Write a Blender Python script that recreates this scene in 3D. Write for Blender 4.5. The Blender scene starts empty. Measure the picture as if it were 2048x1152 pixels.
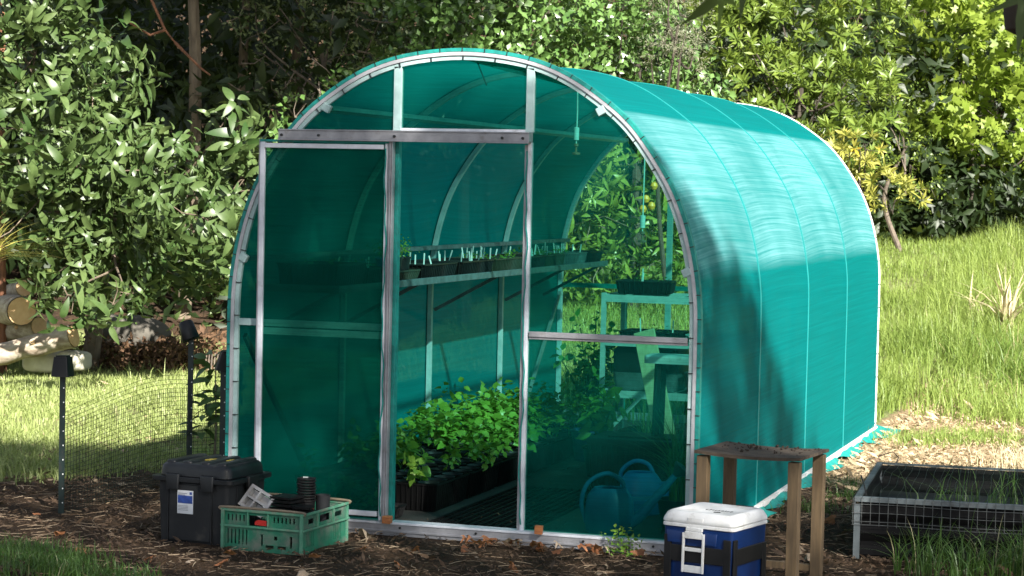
import bpy, math, random
import numpy as np
from mathutils import Vector, Matrix

random.seed(7); RNG = np.random.default_rng(11)
R = math.radians
scene = bpy.context.scene
col = scene.collection

# ------------------------------------------------------------------ camera
CAM = np.array([4.749, -10.163, 1.75]); YAW, PIT, ROL = -0.31, -0.046, 0.022; FPX = 4356.5
def cam_axes():
    fw = np.array([math.sin(YAW)*math.cos(PIT), math.cos(YAW)*math.cos(PIT), math.sin(PIT)])
    r = np.array([math.cos(YAW), -math.sin(YAW), 0.0]); u = np.cross(r, fw)
    c, s = math.cos(ROL), math.sin(ROL)
    return fw, c*r+s*u, -s*r+c*u
FW, RT, UP = cam_axes()
def at(x, y, d):
    """authoring aid: the world point seen at photo pixel x, y at distance d metres"""
    return CAM + (FW + RT*(x-1024)/FPX - UP*(y-576)/FPX)*d
cd = bpy.data.cameras.new('camera'); cam = bpy.data.objects.new('camera', cd); col.objects.link(cam)
cam.matrix_world = Matrix(((RT[0], UP[0], -FW[0], CAM[0]), (RT[1], UP[1], -FW[1], CAM[1]), (RT[2], UP[2], -FW[2], CAM[2]), (0, 0, 0, 1)))
cd.sensor_width = 36.0; cd.lens = FPX/2048*36.0; cd.clip_end = 500
cd.dof.use_dof = True; cd.dof.focus_distance = 10.8; cd.dof.aperture_fstop = 13.0
scene.camera = cam

# ------------------------------------------------------------------ light
EL, AZ = R(32.5), R(45)                       # sun: high right, a little on the camera's side
SUN = np.array([math.cos(EL)*math.cos(AZ), -math.cos(EL)*math.sin(AZ), math.sin(EL)])
w = bpy.data.worlds.new('World'); scene.world = w; w.use_nodes = True
nt = w.node_tree; bg = nt.nodes['Background']
sky = nt.nodes.new('ShaderNodeTexSky'); sky.sky_type = 'NISHITA'; sky.sun_disc = False
sky.sun_elevation = EL; sky.sun_rotation = R(90)+AZ
hs = nt.nodes.new('ShaderNodeHueSaturation'); hs.inputs['Saturation'].default_value = .55
nt.links.new(sky.outputs[0], hs.inputs['Color']); nt.links.new(hs.outputs[0], bg.inputs[0]); bg.inputs[1].default_value = 0.05
sl = bpy.data.lights.new('sun', 'SUN'); sl.energy = 5.0; sl.angle = R(0.75); sl.color = (1.0, 0.95, 0.86)
so = bpy.data.objects.new('sun', sl); col.objects.link(so)
so.rotation_mode = 'QUATERNION'; so.rotation_quaternion = Vector(SUN.tolist()).to_track_quat('Z', 'Y'); so.location = (8, -8, 12)
vs = scene.view_settings; vs.view_transform = 'Standard'; vs.look = 'None'; vs.gamma = 1; vs.exposure = 1.85
cy = scene.cycles; cy.use_denoising = True; cy.max_bounces = 8; cy.transparent_max_bounces = 24
cy.diffuse_bounces = 4; cy.transmission_bounces = 6; cy.glossy_bounces = 3; cy.sample_clamp_indirect = 6

# ------------------------------------------------------------------ materials
def newmat(name):
    m = bpy.data.materials.new(name); m.use_nodes = True
    nt = m.node_tree; nt.nodes.clear()
    out = nt.nodes.new('ShaderNodeOutputMaterial')
    return m, nt, out
def nd(nt, kind, **kw):
    n = nt.nodes.new(kind)
    for k, v in kw.items():
        if k.startswith('i_'): n.inputs[k[2:].replace('_', ' ')].default_value = v
        else: setattr(n, k, v)
    return n
def mixc(nt, fac, a, b, mode='MIX'):
    n = nt.nodes.new('ShaderNodeMix'); n.data_type = 'RGBA'; n.blend_type = mode
    for sock, v in ((0, fac), (6, a), (7, b)):
        if isinstance(v, bpy.types.NodeSocket): nt.links.new(v, n.inputs[sock])
        else: n.inputs[sock].default_value = v if sock == 0 else (*v, 1)[:4]
    return n.outputs[2]
def mapr(nt, v, a, b, c=0.0, d=1.0):
    n = nt.nodes.new('ShaderNodeMapRange'); n.inputs[1].default_value = a; n.inputs[2].default_value = b
    n.inputs[3].default_value = c; n.inputs[4].default_value = d; nt.links.new(v, n.inputs[0]); return n.outputs[0]
def mth(nt, op, a, b=0.0):
    n = nt.nodes.new('ShaderNodeMath'); n.operation = op
    for i, v in enumerate((a, b)):
        if isinstance(v, bpy.types.NodeSocket): nt.links.new(v, n.inputs[i])
        else: n.inputs[i].default_value = v
    return n.outputs[0]
def noise(nt, scale, detail=3, rough=.55, vec=None, stretch=None, coord='Object'):
    if vec is None:
        tc = nt.nodes.new('ShaderNodeTexCoord'); vec = tc.outputs[coord]
    if stretch:
        mp = nt.nodes.new('ShaderNodeMapping'); mp.inputs['Scale'].default_value = stretch
        nt.links.new(vec, mp.inputs[0]); vec = mp.outputs[0]
    n = nt.nodes.new('ShaderNodeTexNoise'); n.inputs['Scale'].default_value = scale
    n.inputs['Detail'].default_value = detail; n.inputs['Roughness'].default_value = rough
    nt.links.new(vec, n.inputs['Vector']); return n.outputs['Fac']
def pm(name, c1, c2=None, rough=.5, metal=0.0, scale=8.0, stretch=None, bump=0.0, dirt=None, spec=.5, lo=.35, hi=.65, dirt_lo=.52):
    """painted / plastic / wood surface: two tones by noise, dirt patches, bump"""
    m, nt, out = newmat(name)
    b = nt.nodes.new('ShaderNodeBsdfPrincipled'); nt.links.new(b.outputs[0], out.inputs[0])
    b.inputs['Roughness'].default_value = rough; b.inputs['Metallic'].default_value = metal
    b.inputs['Specular IOR Level'].default_value = spec
    c2 = c2 or tuple(x*.78 for x in c1)
    f = mapr(nt, noise(nt, scale, 5, .6, stretch=stretch), lo, hi)
    c = mixc(nt, f, c1, c2)
    if dirt:
        f2 = mapr(nt, noise(nt, scale*.6+3, 6, .7), dirt_lo, dirt_lo+.2)
        c = mixc(nt, f2, c, dirt)
        nt.links.new(mapr(nt, f2, 0, 1, rough, min(1, rough+.3)), b.inputs['Roughness'])
    nt.links.new(c, b.inputs['Base Color'])
    if bump:
        bp = nt.nodes.new('ShaderNodeBump'); bp.inputs['Strength'].default_value = bump; bp.inputs['Distance'].default_value = .004
        nt.links.new(noise(nt, scale*5, 6, .65, stretch=stretch), bp.inputs['Height']); nt.links.new(bp.outputs[0], b.inputs['Normal'])
    return m
def leafmat(name, dark, light, accent=None, rough=.38, trans=.3, spec=.5, accent_at=.93):
    """leaf blades: tone per leaf (attribute 'tint'), gloss and light passing through"""
    m, nt, out = newmat(name)
    a = nd(nt, 'ShaderNodeAttribute', attribute_name='tint')
    c = mixc(nt, a.outputs['Fac'], dark, light)
    if accent: c = mixc(nt, mapr(nt, a.outputs['Fac'], accent_at, min(1.0, accent_at+.03)), c, accent)
    c = mixc(nt, mapr(nt, noise(nt, 25, 3), .35, .7, 0, .35), c, tuple(x*.6 for x in dark))
    b = nt.nodes.new('ShaderNodeBsdfPrincipled'); nt.links.new(c, b.inputs['Base Color'])
    b.inputs['Roughness'].default_value = rough; b.inputs['Specular IOR Level'].default_value = spec
    t = nt.nodes.new('ShaderNodeBsdfTranslucent')
    nt.links.new(mixc(nt, .55, c, (.75, 1.0, .18), 'MULTIPLY'), t.inputs[0]) if False else nt.links.new(mixc(nt, .5, c, (.22, .30, .04)), t.inputs[0])
    mx = nt.nodes.new('ShaderNodeMixShader'); mx.inputs[0].default_value = trans
    nt.links.new(b.outputs[0], mx.inputs[1]); nt.links.new(t.outputs[0], mx.inputs[2]); nt.links.new(mx.outputs[0], out.inputs[0])
    return m
def cloth(name, body, hole, streak='XZ', pale=None, band=None, opacity=(.38, .62), slant=.6):
    """knitted shade cloth: open weave (see-through), light-passing tape, fine weft streaks"""
    m, nt, out = newmat(name)
    if streak == 'UV':
        uv = nt.nodes.new('ShaderNodeUVMap'); uv.uv_map = 'weave'; vec = uv.outputs[0]
        s_fine = noise(nt, 1.0, 4, .7, vec=vec, stretch=(.8, 115, 1)); s_mid = noise(nt, 1.0, 4, .65, vec=vec, stretch=(.6, 46, 1))
        s_big = noise(nt, 1.3, 3, .5, vec=vec)
    else:
        s_fine = noise(nt, 1.0, 4, .7, stretch=(3, 3, 170)); s_mid = noise(nt, 1.0, 3, .6, stretch=(1.5, 1.5, 30)); s_big = noise(nt, 1.3, 3, .5)
    sep = nt.nodes.new('ShaderNodeSeparateXYZ'); tc = nt.nodes.new('ShaderNodeTexCoord'); nt.links.new(tc.outputs['Object'], sep.inputs[0])
    c = mixc(nt, mapr(nt, s_mid, .35, .65), body, tuple(x*.82 for x in body))
    c = mixc(nt, mapr(nt, s_fine, .3, .7, 0, .45), c, tuple(x*.6 for x in body))
    rough = .55
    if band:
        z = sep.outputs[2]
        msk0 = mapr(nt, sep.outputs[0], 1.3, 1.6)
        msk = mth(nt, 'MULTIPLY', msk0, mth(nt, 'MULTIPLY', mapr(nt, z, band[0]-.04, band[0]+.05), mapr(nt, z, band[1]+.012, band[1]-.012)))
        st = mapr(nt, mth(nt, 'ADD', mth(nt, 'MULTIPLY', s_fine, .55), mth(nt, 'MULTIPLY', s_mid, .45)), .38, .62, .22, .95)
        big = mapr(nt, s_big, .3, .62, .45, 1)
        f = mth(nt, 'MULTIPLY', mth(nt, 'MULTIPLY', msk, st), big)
        c = mixc(nt, f, c, pale)  # sunlit highlight painted in as paler streaks between the purlins
    d = nt.nodes.new('ShaderNodeBsdfPrincipled'); nt.links.new(c, d.inputs['Base Color'])
    d.inputs['Roughness'].default_value = rough; d.inputs['Specular IOR Level'].default_value = .04
    bp = nt.nodes.new('ShaderNodeBump'); bp.inputs['Strength'].default_value = .35; bp.inputs['Distance'].default_value = .004
    nt.links.new(s_fine, bp.inputs['Height']); nt.links.new(bp.outputs[0], d.inputs['Normal'])
    t = nt.nodes.new('ShaderNodeBsdfTranslucent'); nt.links.new(c, t.inputs[0])
    mx = nt.nodes.new('ShaderNodeMixShader'); mx.inputs[0].default_value = .5
    nt.links.new(d.outputs[0], mx.inputs[1]); nt.links.new(t.outputs[0], mx.inputs[2])
    tr = nt.nodes.new('ShaderNodeBsdfTransparent'); tr.inputs[0].default_value = (*hole, 1)
    mo = nt.nodes.new('ShaderNodeMixShader')
    # the knit closes up when looked at (or lit) at a slant, as the tapes overlap
    lw = nt.nodes.new('ShaderNodeLayerWeight'); lw.inputs['Blend'].default_value = .5
    cosn = mth(nt, 'SUBTRACT', 1.0, lw.outputs['Facing'])
    open_ = mth(nt, 'MULTIPLY', mapr(nt, s_fine, .3, .7, 1-opacity[0], 1-opacity[1]), mth(nt, 'POWER', cosn, slant))
    nt.links.new(mth(nt, 'SUBTRACT', 1.0, open_), mo.inputs[0])
    nt.links.new(tr.outputs[0], mo.inputs[1]); nt.links.new(mx.outputs[0], mo.inputs[2]); nt.links.new(mo.outputs[0], out.inputs[0])
    return m

M = {}
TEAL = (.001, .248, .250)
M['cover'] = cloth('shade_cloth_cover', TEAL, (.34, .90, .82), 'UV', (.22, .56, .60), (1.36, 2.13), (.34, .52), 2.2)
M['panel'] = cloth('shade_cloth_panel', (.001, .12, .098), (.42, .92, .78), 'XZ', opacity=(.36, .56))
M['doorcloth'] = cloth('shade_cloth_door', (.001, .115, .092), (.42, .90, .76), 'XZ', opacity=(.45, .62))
M['hem'] = pm('cloth_hem', (.005, .24, .21), (.004, .15, .135), rough=.6, scale=30)
M['alu'] = pm('aluminium', (.36, .36, .39), (.25, .255, .275), rough=.5, metal=.35, scale=12, dirt=(.22, .20, .18), bump=.1, dirt_lo=.58)
M['alu_white'] = pm('pale_extrusion', (.66, .69, .76), (.54, .57, .63), rough=.45, metal=.1, scale=20, dirt=(.30, .30, .30), dirt_lo=.6)
M['batten'] = pm('pale_batten', (.36, .50, .50), (.27, .39, .39), rough=.5, scale=18)
M['clip'] = pm('black_clip', (.01, .012, .014), rough=.4)
M['blackp'] = pm('black_plastic', (.007, .007, .008), (.012, .012, .013), spec=.35, rough=.45, scale=9, dirt=(.022, .019, .016), bump=.1, dirt_lo=.58)
M['greyp'] = pm('charcoal_plastic', (.013, .0145, .017), (.018, .0195, .022), rough=.6, spec=.3, scale=6, dirt=(.07, .065, .058), bump=.15, dirt_lo=.60)
M['lidp'] = pm('black_lid_plastic', (.007, .008, .010), (.013, .015, .018), spec=.35, rough=.38, scale=6, dirt=(.06, .055, .05), bump=.1, dirt_lo=.62)
M['brownpot'] = pm('olive_black_plastic', (.035, .045, .028), (.022, .03, .02), rough=.5, scale=12, dirt=(.06, .05, .035))
M['bluepot'] = pm('blue_pot_plastic', (.02, .06, .16), rough=.45)
M['whitep'] = pm('white_plastic', (.78, .79, .80), (.66, .66, .65), rough=.5, scale=9, dirt=(.38, .36, .33), dirt_lo=.54)
M['labelp'] = pm('white_label', (.82, .84, .82), rough=.5)
M['paper'] = pm('sticker_paper', (.62, .65, .70), rough=.5)
M['ink_blue'] = pm('sticker_blue', (.03, .08, .35), (.02, .05, .22), rough=.45, scale=60)
M['ink_grey'] = pm('sticker_grey', (.18, .2, .25), rough=.5)
M['yellow'] = pm('yellow_sticker', (.35, .28, .03), (.2, .16, .03), rough=.5, scale=60)
M['cooler_blue'] = pm('cooler_blue', (.003, .026, .125), (.003, .020, .095), rough=.35, scale=5, dirt=(.03, .05, .12), dirt_lo=.62)
M['ink_black'] = pm('black_marking', (.012, .012, .012), rough=.5)
M['crate'] = pm('green_crate_plastic', (.022, .17, .10), (.015, .11, .07), spec=.3, rough=.6, scale=10, dirt=(.12, .15, .125), bump=.2, dirt_lo=.46)
M['bale'] = pm('brown_bale_arm', (.20, .16, .11), (.13, .10, .07), rough=.5, scale=20)
M['red'] = pm('red_plastic', (.45, .02, .015), rough=.4)
M['cleart'] = pm('clear_tray_plastic', (.42, .42, .42), (.30, .28, .27), rough=.25, scale=14)
M['terracotta'] = pm('orange_pot_plastic', (.35, .07, .03), rough=.5)
M['can'] = pm('sunlit_blue_can_plastic', (.01, .26, .62), (.01, .22, .54), rough=.35, scale=5)  # brighter blue: sunlight on the small can put into its colour
M['rose'] = pm('dark_rose', (.01, .02, .03), rough=.5)
M['ply'] = pm('weathered_ply', (.10, .074, .052), (.045, .033, .024), rough=.9, scale=9, stretch=(1, 4, 1), bump=.5, dirt=(.03, .024, .02), dirt_lo=.5)
M['timber'] = pm('treated_timber', (.155, .105, .055), (.09, .062, .035), rough=.8, scale=5, stretch=(9, 9, .8), bump=.4, dirt=(.08, .08, .05), dirt_lo=.60)
M['block'] = pm('wood_block', (.42, .16, .05), (.28, .10, .035), rough=.75, scale=14, stretch=(1, 1, 6), bump=.3)
M['plank'] = pm('pale_plank', (.72, .60, .36), (.58, .46, .26), rough=.75, scale=8, stretch=(6, 6, .7), bump=.3)
M['stake'] = pm('dark_green_stake', (.010, .022, .020), (.016, .03, .028), rough=.5, scale=20, dirt=(.04, .03, .025))
M['net'] = pm('green_plastic_net', (.006, .016, .009), rough=.5)
M['steel'] = pm('galvanised_steel', (.17, .20, .215), (.10, .12, .13), rough=.55, metal=.3, scale=16, dirt=(.10, .10, .10))
M['mesh_grey'] = pm('grey_wire', (.13, .14, .14), (.06, .065, .065), rough=.6, metal=.0, scale=30)
M['bedwall'] = pm('black_bed_wall', (.0035, .0035, .004), (.006, .006, .0065), rough=.6, spec=.15, scale=4, stretch=(1, 1, 14))
M['weedmat'] = pm('weed_mat', (.022, .026, .024), (.012, .014, .014), rough=.75, scale=5, stretch=(1, 9, 1), bump=.4, dirt=(.06, .05, .035), dirt_lo=.56)
M['slatted'] = pm('grey_slat_cloth', (.016, .022, .026), (.007, .010, .012), rough=.6, scale=1.5, stretch=(1, 40, 1), bump=.5)
M['soil'] = pm('potting_soil', (.022, .016, .012), (.045, .034, .024), rough=.95, scale=60, bump=.8)
M['bark_grey'] = pm('grey_brown_bark', (.20, .155, .11), (.10, .075, .055), rough=.9, scale=5, stretch=(4, 4, 1), bump=.6)
M['bark_red'] = pm('red_brown_bark', (.24, .10, .05), (.13, .06, .035), rough=.85, scale=8, stretch=(4, 4, 1), bump=.5)
M['bark_dark'] = pm('dark_bark', (.035, .028, .022), (.06, .048, .036), rough=.95, scale=5, stretch=(4, 4, 1), bump=.8)
M['twig'] = pm('dry_twig', (.15, .12, .09), (.07, .055, .045), rough=.85, scale=20)
M['log_bark'] = pm('pale_log_bark', (.50, .44, .35), (.24, .18, .13), rough=.9, scale=7, stretch=(1, 2.5, 2.5), bump=.9, dirt=(.13, .085, .05), dirt_lo=.54)
M['log_end'] = pm('cut_log_end', (.70, .48, .26), (.58, .36, .18), rough=.85, scale=14, bump=.3)
M['limestone'] = pm('pale_stone', (.60, .57, .48), (.45, .42, .34), rough=.9, scale=7, bump=.6)
M['greyrock'] = pm('grey_rock', (.13, .12, .10), (.08, .072, .06), rough=.9, scale=4, bump=.8)
M['fruit'] = pm('yellow_fruit', (.40, .26, .02), rough=.45)
M['brass'] = pm('brass_nozzle', (.30, .16, .10), rough=.45)
# leaves
L = {}
L['broad'] = leafmat('broad_leaf', (0.022, 0.055, 0.012), (0.125, 0.175, 0.06), (0.24, 0.3, 0.09), rough=.40, trans=.08, spec=.42, accent_at=.9)
L['ivy'] = leafmat('ivy_leaf', (0.05, 0.12, 0.025), (0.17, 0.28, 0.08), (0.3, 0.38, 0.13), rough=.30, trans=.15, spec=.7, accent_at=.93)
L['rosette'] = leafmat('rosette_leaf', (0.07, 0.13, 0.02), (0.23, 0.3, 0.05), (0.6, 0.48, 0.04), rough=.38, trans=.3, accent_at=.955)
L['yellowish'] = leafmat('yellow_green_leaf', (0.22, 0.25, 0.05), (0.5, 0.46, 0.1), (0.7, 0.5, 0.06), rough=.45, trans=.35, accent_at=.85)
L['maple'] = leafmat('lime_leaf', (0.15, 0.24, 0.025), (0.36, 0.45, 0.07), (0.52, 0.5, 0.08), rough=.45, trans=.45, accent_at=.9)
L['grey'] = leafmat('grey_green_leaf', (.12, .13, .08), (.28, .28, .19), rough=.7, trans=.2)
L['fine'] = leafmat('fine_leaf', (0.07, 0.11, 0.035), (0.26, 0.3, 0.14), (.30, .33, .12), rough=.4, trans=.25, accent_at=.9)
L['citrus'] = leafmat('citrus_leaf', (0.09, 0.17, 0.025), (0.3, 0.36, 0.07), (.45, .40, .06), rough=.35, trans=.3, accent_at=.94)
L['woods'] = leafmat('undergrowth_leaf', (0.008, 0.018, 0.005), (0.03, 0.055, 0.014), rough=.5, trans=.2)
L['plane'] = leafmat('plane_leaf', (.03, .06, .010), (.07, .11, .018), (.20, .20, .03), rough=.5, trans=.35, accent_at=.9)
L['seedling'] = leafmat('seedling_leaf', (0.08, 0.21, 0.02), (0.3, 0.5, 0.07), (0.45, 0.48, 0.08), rough=.4, trans=.4, accent_at=.92)
L['darkplant'] = leafmat('dark_green_leaf', (.05, .12, .035), (.13, .22, .07), rough=.4, trans=.25)
L['flax'] = leafmat('flax_leaf', (.22, .22, .05), (.50, .42, .10), (.45, .34, .25), rough=.5, trans=.2, accent_at=.8)
L['straw'] = leafmat('straw_leaf', (.42, .34, .20), (.72, .62, .42), rough=.7, trans=.2)
L['lawn'] = leafmat('lawn_blade', (0.24, 0.31, 0.08), (0.46, 0.52, 0.22), (0.62, 0.55, 0.34), rough=.5, trans=.4, accent_at=.93)
L['tall'] = leafmat('tall_grass_blade', (0.17, 0.26, 0.05), (0.38, 0.47, 0.12), (0.62, 0.56, 0.34), rough=.5, trans=.42, accent_at=.94)
L['tuft'] = leafmat('dark_grass_blade', (0.04, 0.11, 0.018), (0.11, 0.2, 0.045), (.34, .32, .18), rough=.45, trans=.3, accent_at=.86)
L['sedge'] = leafmat('sedge_blade', (.07, .16, .02), (.22, .32, .06), (.5, .42, .22), rough=.45, trans=.3, accent_at=.75)
L['litter'] = leafmat('litter_chip', (.035, .021, .013), (.17, .105, .062), (.42, .33, .25), rough=.85, trans=.05, accent_at=.86)
L['strawlitter'] = leafmat('dry_straw_chip', (0.32, 0.22, 0.13), (0.62, 0.5, 0.33), (.62, .40, .22), rough=.85, trans=.1, accent_at=.85)
L['dryleaf'] = leafmat('dry_leaf', (.20, .07, .03), (.40, .17, .07), rough=.7, trans=.15)
L['palleaf'] = leafmat('pale_dry_leaf', (.30, .22, .15), (.46, .36, .26), rough=.7, trans=.15)
L['fern'] = leafmat('dry_fern', (0.07, 0.035, 0.018), (0.16, 0.085, 0.04), rough=.8, trans=.1)  # darkened brown stands in for the shade under the shrubs

# ------------------------------------------------------------------ mesh helpers
def link(o, parent=None):
    col.objects.link(o)
    if parent: o.parent = parent
    return o
def tag(o, label, cat, group=None):
    o['label'] = label; o['category'] = cat
    if group: o['group'] = group
    return o
def thing(name, label, cat, loc=(0, 0, 0), rz=0.0, group=None):
    o = bpy.data.objects.new(name, None); o.empty_display_size = .1
    link(o); o.location = tuple(float(v) for v in loc); o.rotation_euler = (0, 0, rz)
    return tag(o, label, cat, group)
def np_mesh(name, V, F, mat, parent=None, tint=None, smooth=True, uv=None):
    me = bpy.data.meshes.new(name)
    V = np.ascontiguousarray(V, dtype=np.float32); F = np.ascontiguousarray(F, dtype=np.int32); k = F.shape[1]
    me.vertices.add(len(V)); me.vertices.foreach_set('co', V.ravel())
    me.loops.add(F.size); me.loops.foreach_set('vertex_index', F.ravel())
    me.polygons.add(len(F)); me.polygons.foreach_set('loop_start', np.arange(0, F.size, k, dtype=np.int32))
    me.update(calc_edges=True)
    me.polygons.foreach_set('use_smooth', np.full(len(F), smooth))
    if tint is not None:
        a = me.attributes.new('tint', 'FLOAT', 'POINT'); a.data.foreach_set('value', np.ascontiguousarray(tint, dtype=np.float32))
    if uv is not None:
        l = me.uv_layers.new(name='weave'); l.data.foreach_set('uv', np.ascontiguousarray(uv[F.ravel()], dtype=np.float32).ravel())
    me.materials.append(mat)
    return link(bpy.data.objects.new(name, me), parent)
def rotm(rx=0, ry=0, rz=0):
    return np.array(Matrix.Rotation(rz, 3, 'Z') @ Matrix.Rotation(ry, 3, 'Y') @ Matrix.Rotation(rx, 3, 'X'))
class MB:
    def __init__(s): s.v = []; s.f = []
    def add(s, V, F):
        n = len(s.v); s.v += [tuple(map(float, p)) for p in V]; s.f += [tuple(n+i for i in f) for f in F]; return s
    def box(s, c, d, rot=None):
        x, y, z = (q/2 for q in d)
        V = np.array([(-x,-y,-z),(x,-y,-z),(x,y,-z),(-x,y,-z),(-x,-y,z),(x,-y,z),(x,y,z),(-x,y,z)])
        if rot is not None: V = V @ rot.T
        return s.add(V+np.array(c), [(0,3,2,1),(4,5,6,7),(0,1,5,4),(1,2,6,5),(2,3,7,6),(3,0,4,7)])
    def bb(s, a, b):
        return s.box([(p+q)/2 for p, q in zip(a, b)], [abs(q-p) for p, q in zip(a, b)])
    def bar(s, p0, p1, wd, h, up=(0, 0, 1)):
        p0, p1 = np.array(p0, float), np.array(p1, float); d = p1-p0; l = np.linalg.norm(d); d /= l
        u = np.array(up, float); sd = np.cross(d, u)
        if np.linalg.norm(sd) < 1e-4: sd = np.cross(d, (0, 1, 0))
        sd /= np.linalg.norm(sd); u = np.cross(sd, d)
        return s.box((p0+p1)/2, (wd, l, h), np.array([sd, d, u]).T)
    def tube(s, P, r, n=8, cap=True):
        P = np.array(P, float); m = len(P); r = np.broadcast_to(np.array(r, float), (m,))
        T = np.gradient(P, axis=0); T /= np.linalg.norm(T, axis=1)[:, None]+1e-9
        ref = np.array((0, 0, 1.)) if abs(T[0][2]) < .9 else np.array((1., 0, 0)); V = []
        for i in range(m):
            a = np.cross(T[i], ref); a /= np.linalg.norm(a)+1e-9; b = np.cross(T[i], a); ref = np.cross(a, T[i])
            for k in range(n):
                t = 2*math.pi*k/n; V.append(P[i]+r[i]*(math.cos(t)*a+math.sin(t)*b))
        F = [(i*n+k, i*n+(k+1) % n, (i+1)*n+(k+1) % n, (i+1)*n+k) for i in range(m-1) for k in range(n)]
        if cap: F += [tuple(range(n-1, -1, -1)), tuple((m-1)*n+k for k in range(n))]
        return s.add(V, F)
    def lathe(s, prof, n=24, c=(0, 0, 0), rot=None, sx=1, sy=1):
        V = []
        for r, z in prof:
            for k in range(n):
                t = 2*math.pi*k/n; V.append((r*math.cos(t)*sx, r*math.sin(t)*sy, z))
        V = np.array(V)
        if rot is not None: V = V @ rot.T
        F = [(i*n+k, i*n+(k+1) % n, (i+1)*n+(k+1) % n, (i+1)*n+k) for i in range(len(prof)-1) for k in range(n)]
        return s.add(V+np.array(c), F)
    def prism(s, poly, y0, y1):     # polygon in x, z extruded along y
        n = len(poly); V = [(x, y0, z) for x, z in poly]+[(x, y1, z) for x, z in poly]
        return s.add(V, [tuple(range(n)), tuple(range(2*n-1, n-1, -1))]+[(i, i+n, (i+1) % n+n, (i+1) % n) for i in range(n)])
    def rbox(s, c, w, d, h, r=.02, taper=1.0, n=4, top=None):
        """tub: rounded rectangle footprint, tapering to the foot, with rounded top edge if top"""
        def ring(w, d, r, z):
            P = []
            for cx, cy, a0 in ((w/2-r, d/2-r, 0), (-w/2+r, d/2-r, 90), (-w/2+r, -d/2+r, 180), (w/2-r, -d/2+r, 270)):
                for k in range(n+1):
                    a = R(a0+90*k/n); P.append((c[0]+cx+r*math.cos(a), c[1]+cy+r*math.sin(a), c[2]+z))
            return P
        rings = [ring(w*taper, d*taper, r, 0)]
        if top:
            rings += [ring(w, d, r, h-top)] + [ring(w-2*top*(1-math.cos(R(a))), d-2*top*(1-math.cos(R(a))), r, h-top+top*math.sin(R(a))) for a in (30, 60, 90)]
        else: rings += [ring(w, d, r, h)]
        m = 4*(n+1); V = [p for q in rings for p in q]
        F = [(i*m+k, i*m+(k+1) % m, (i+1)*m+(k+1) % m, (i+1)*m+k) for i in range(len(rings)-1) for k in range(m)]
        F += [tuple(range(m-1, -1, -1)), tuple((len(rings)-1)*m+k for k in range(m))]
        return s.add(V, F)
    def build(s, name, mat, parent=None, smooth=False, bevel=0.0):
        me = bpy.data.meshes.new(name); me.from_pydata(s.v, [], s.f); me.update()
        if smooth:
            for p in me.polygons: p.use_smooth = True
            me.set_sharp_from_angle(angle=R(42))
        me.materials.append(mat)
        o = link(bpy.data.objects.new(name, me), parent)
        if bevel:
            b = o.modifiers.new('bevel', 'BEVEL'); b.width = bevel; b.segments = 2; b.limit_method = 'ANGLE'; b.angle_limit = R(50)
        return o
def copy_tree(o, parent=None):
    c = o.copy(); col.objects.link(c); c.parent = parent
    for ch in list(o.children): copy_tree(ch, c)
    return c
def spline(P, n):
    P = np.array(P, float); Q = np.vstack([2*P[0]-P[1], P, 2*P[-1]-P[-2]]); out = []
    for i in range(1, len(Q)-2):
        for k in range(n):
            t = k/n; out.append(.5*((2*Q[i])+(-Q[i-1]+Q[i+1])*t+(2*Q[i-1]-5*Q[i]+4*Q[i+1]-Q[i+2])*t*t+(-Q[i-1]+3*Q[i]-3*Q[i+1]+Q[i+2])*t**3))
    out.append(P[-1]); return np.array(out)

# ------------------------------------------------------------------ foliage
def leaf(Ln, W, n=2, fold=.25, curl=.35, tip=1.0, rnd=.8):
    """leaf along +Y, upper side +Z; returns verts and quads"""
    V = []
    for i in range(n+1):
        t = i/n; wd = W/2*(math.sin(math.pi*min(1, max(0, t))**tip)**rnd if 0 < t < 1 else 0.03)
        y = Ln*t; z = -curl*Ln*t*t
        V += [(-wd, y, z+fold*wd), (0, y, z), (wd, y, z+fold*wd)]
    F = []
    for i in range(n): F += [(3*i, 3*i+1, 3*i+4, 3*i+3), (3*i+1, 3*i+2, 3*i+5, 3*i+4)]
    return np.array(V), np.array(F)
def lobed(S, n=5, curl=.12):
    """maple-like lobed leaf as quads round its middle"""
    A = [-150, -112, -78, -55, -32, -14, 0, 14, 32, 55, 78, 112, 150]; Rr = [.42, .62, .38, .92, .44, .70, 1.08, .70, .44, .92, .38, .62, .42]
    if n == 3: A = A[1::2]; Rr = [.6, .9, .62, .62, .9, .6]; A = [-120, -60, -25, 0, 25, 60, 120]; Rr = [.6, .95, .5, 1.1, .5, .95, .6]
    P = [(0, 0, 0)] + [(S*r*math.sin(R(a)), S*(.25+r*math.cos(R(a))), -curl*S*r*r) for a, r in zip(A, Rr)]
    F = [(0, i+2, i+1, i+1) for i in range(0, len(A)-1)]
    F = [(0, i, i+1, i+2) for i in range(1, len(A)-1, 2)]
    return np.array(P), np.array(F)
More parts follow.
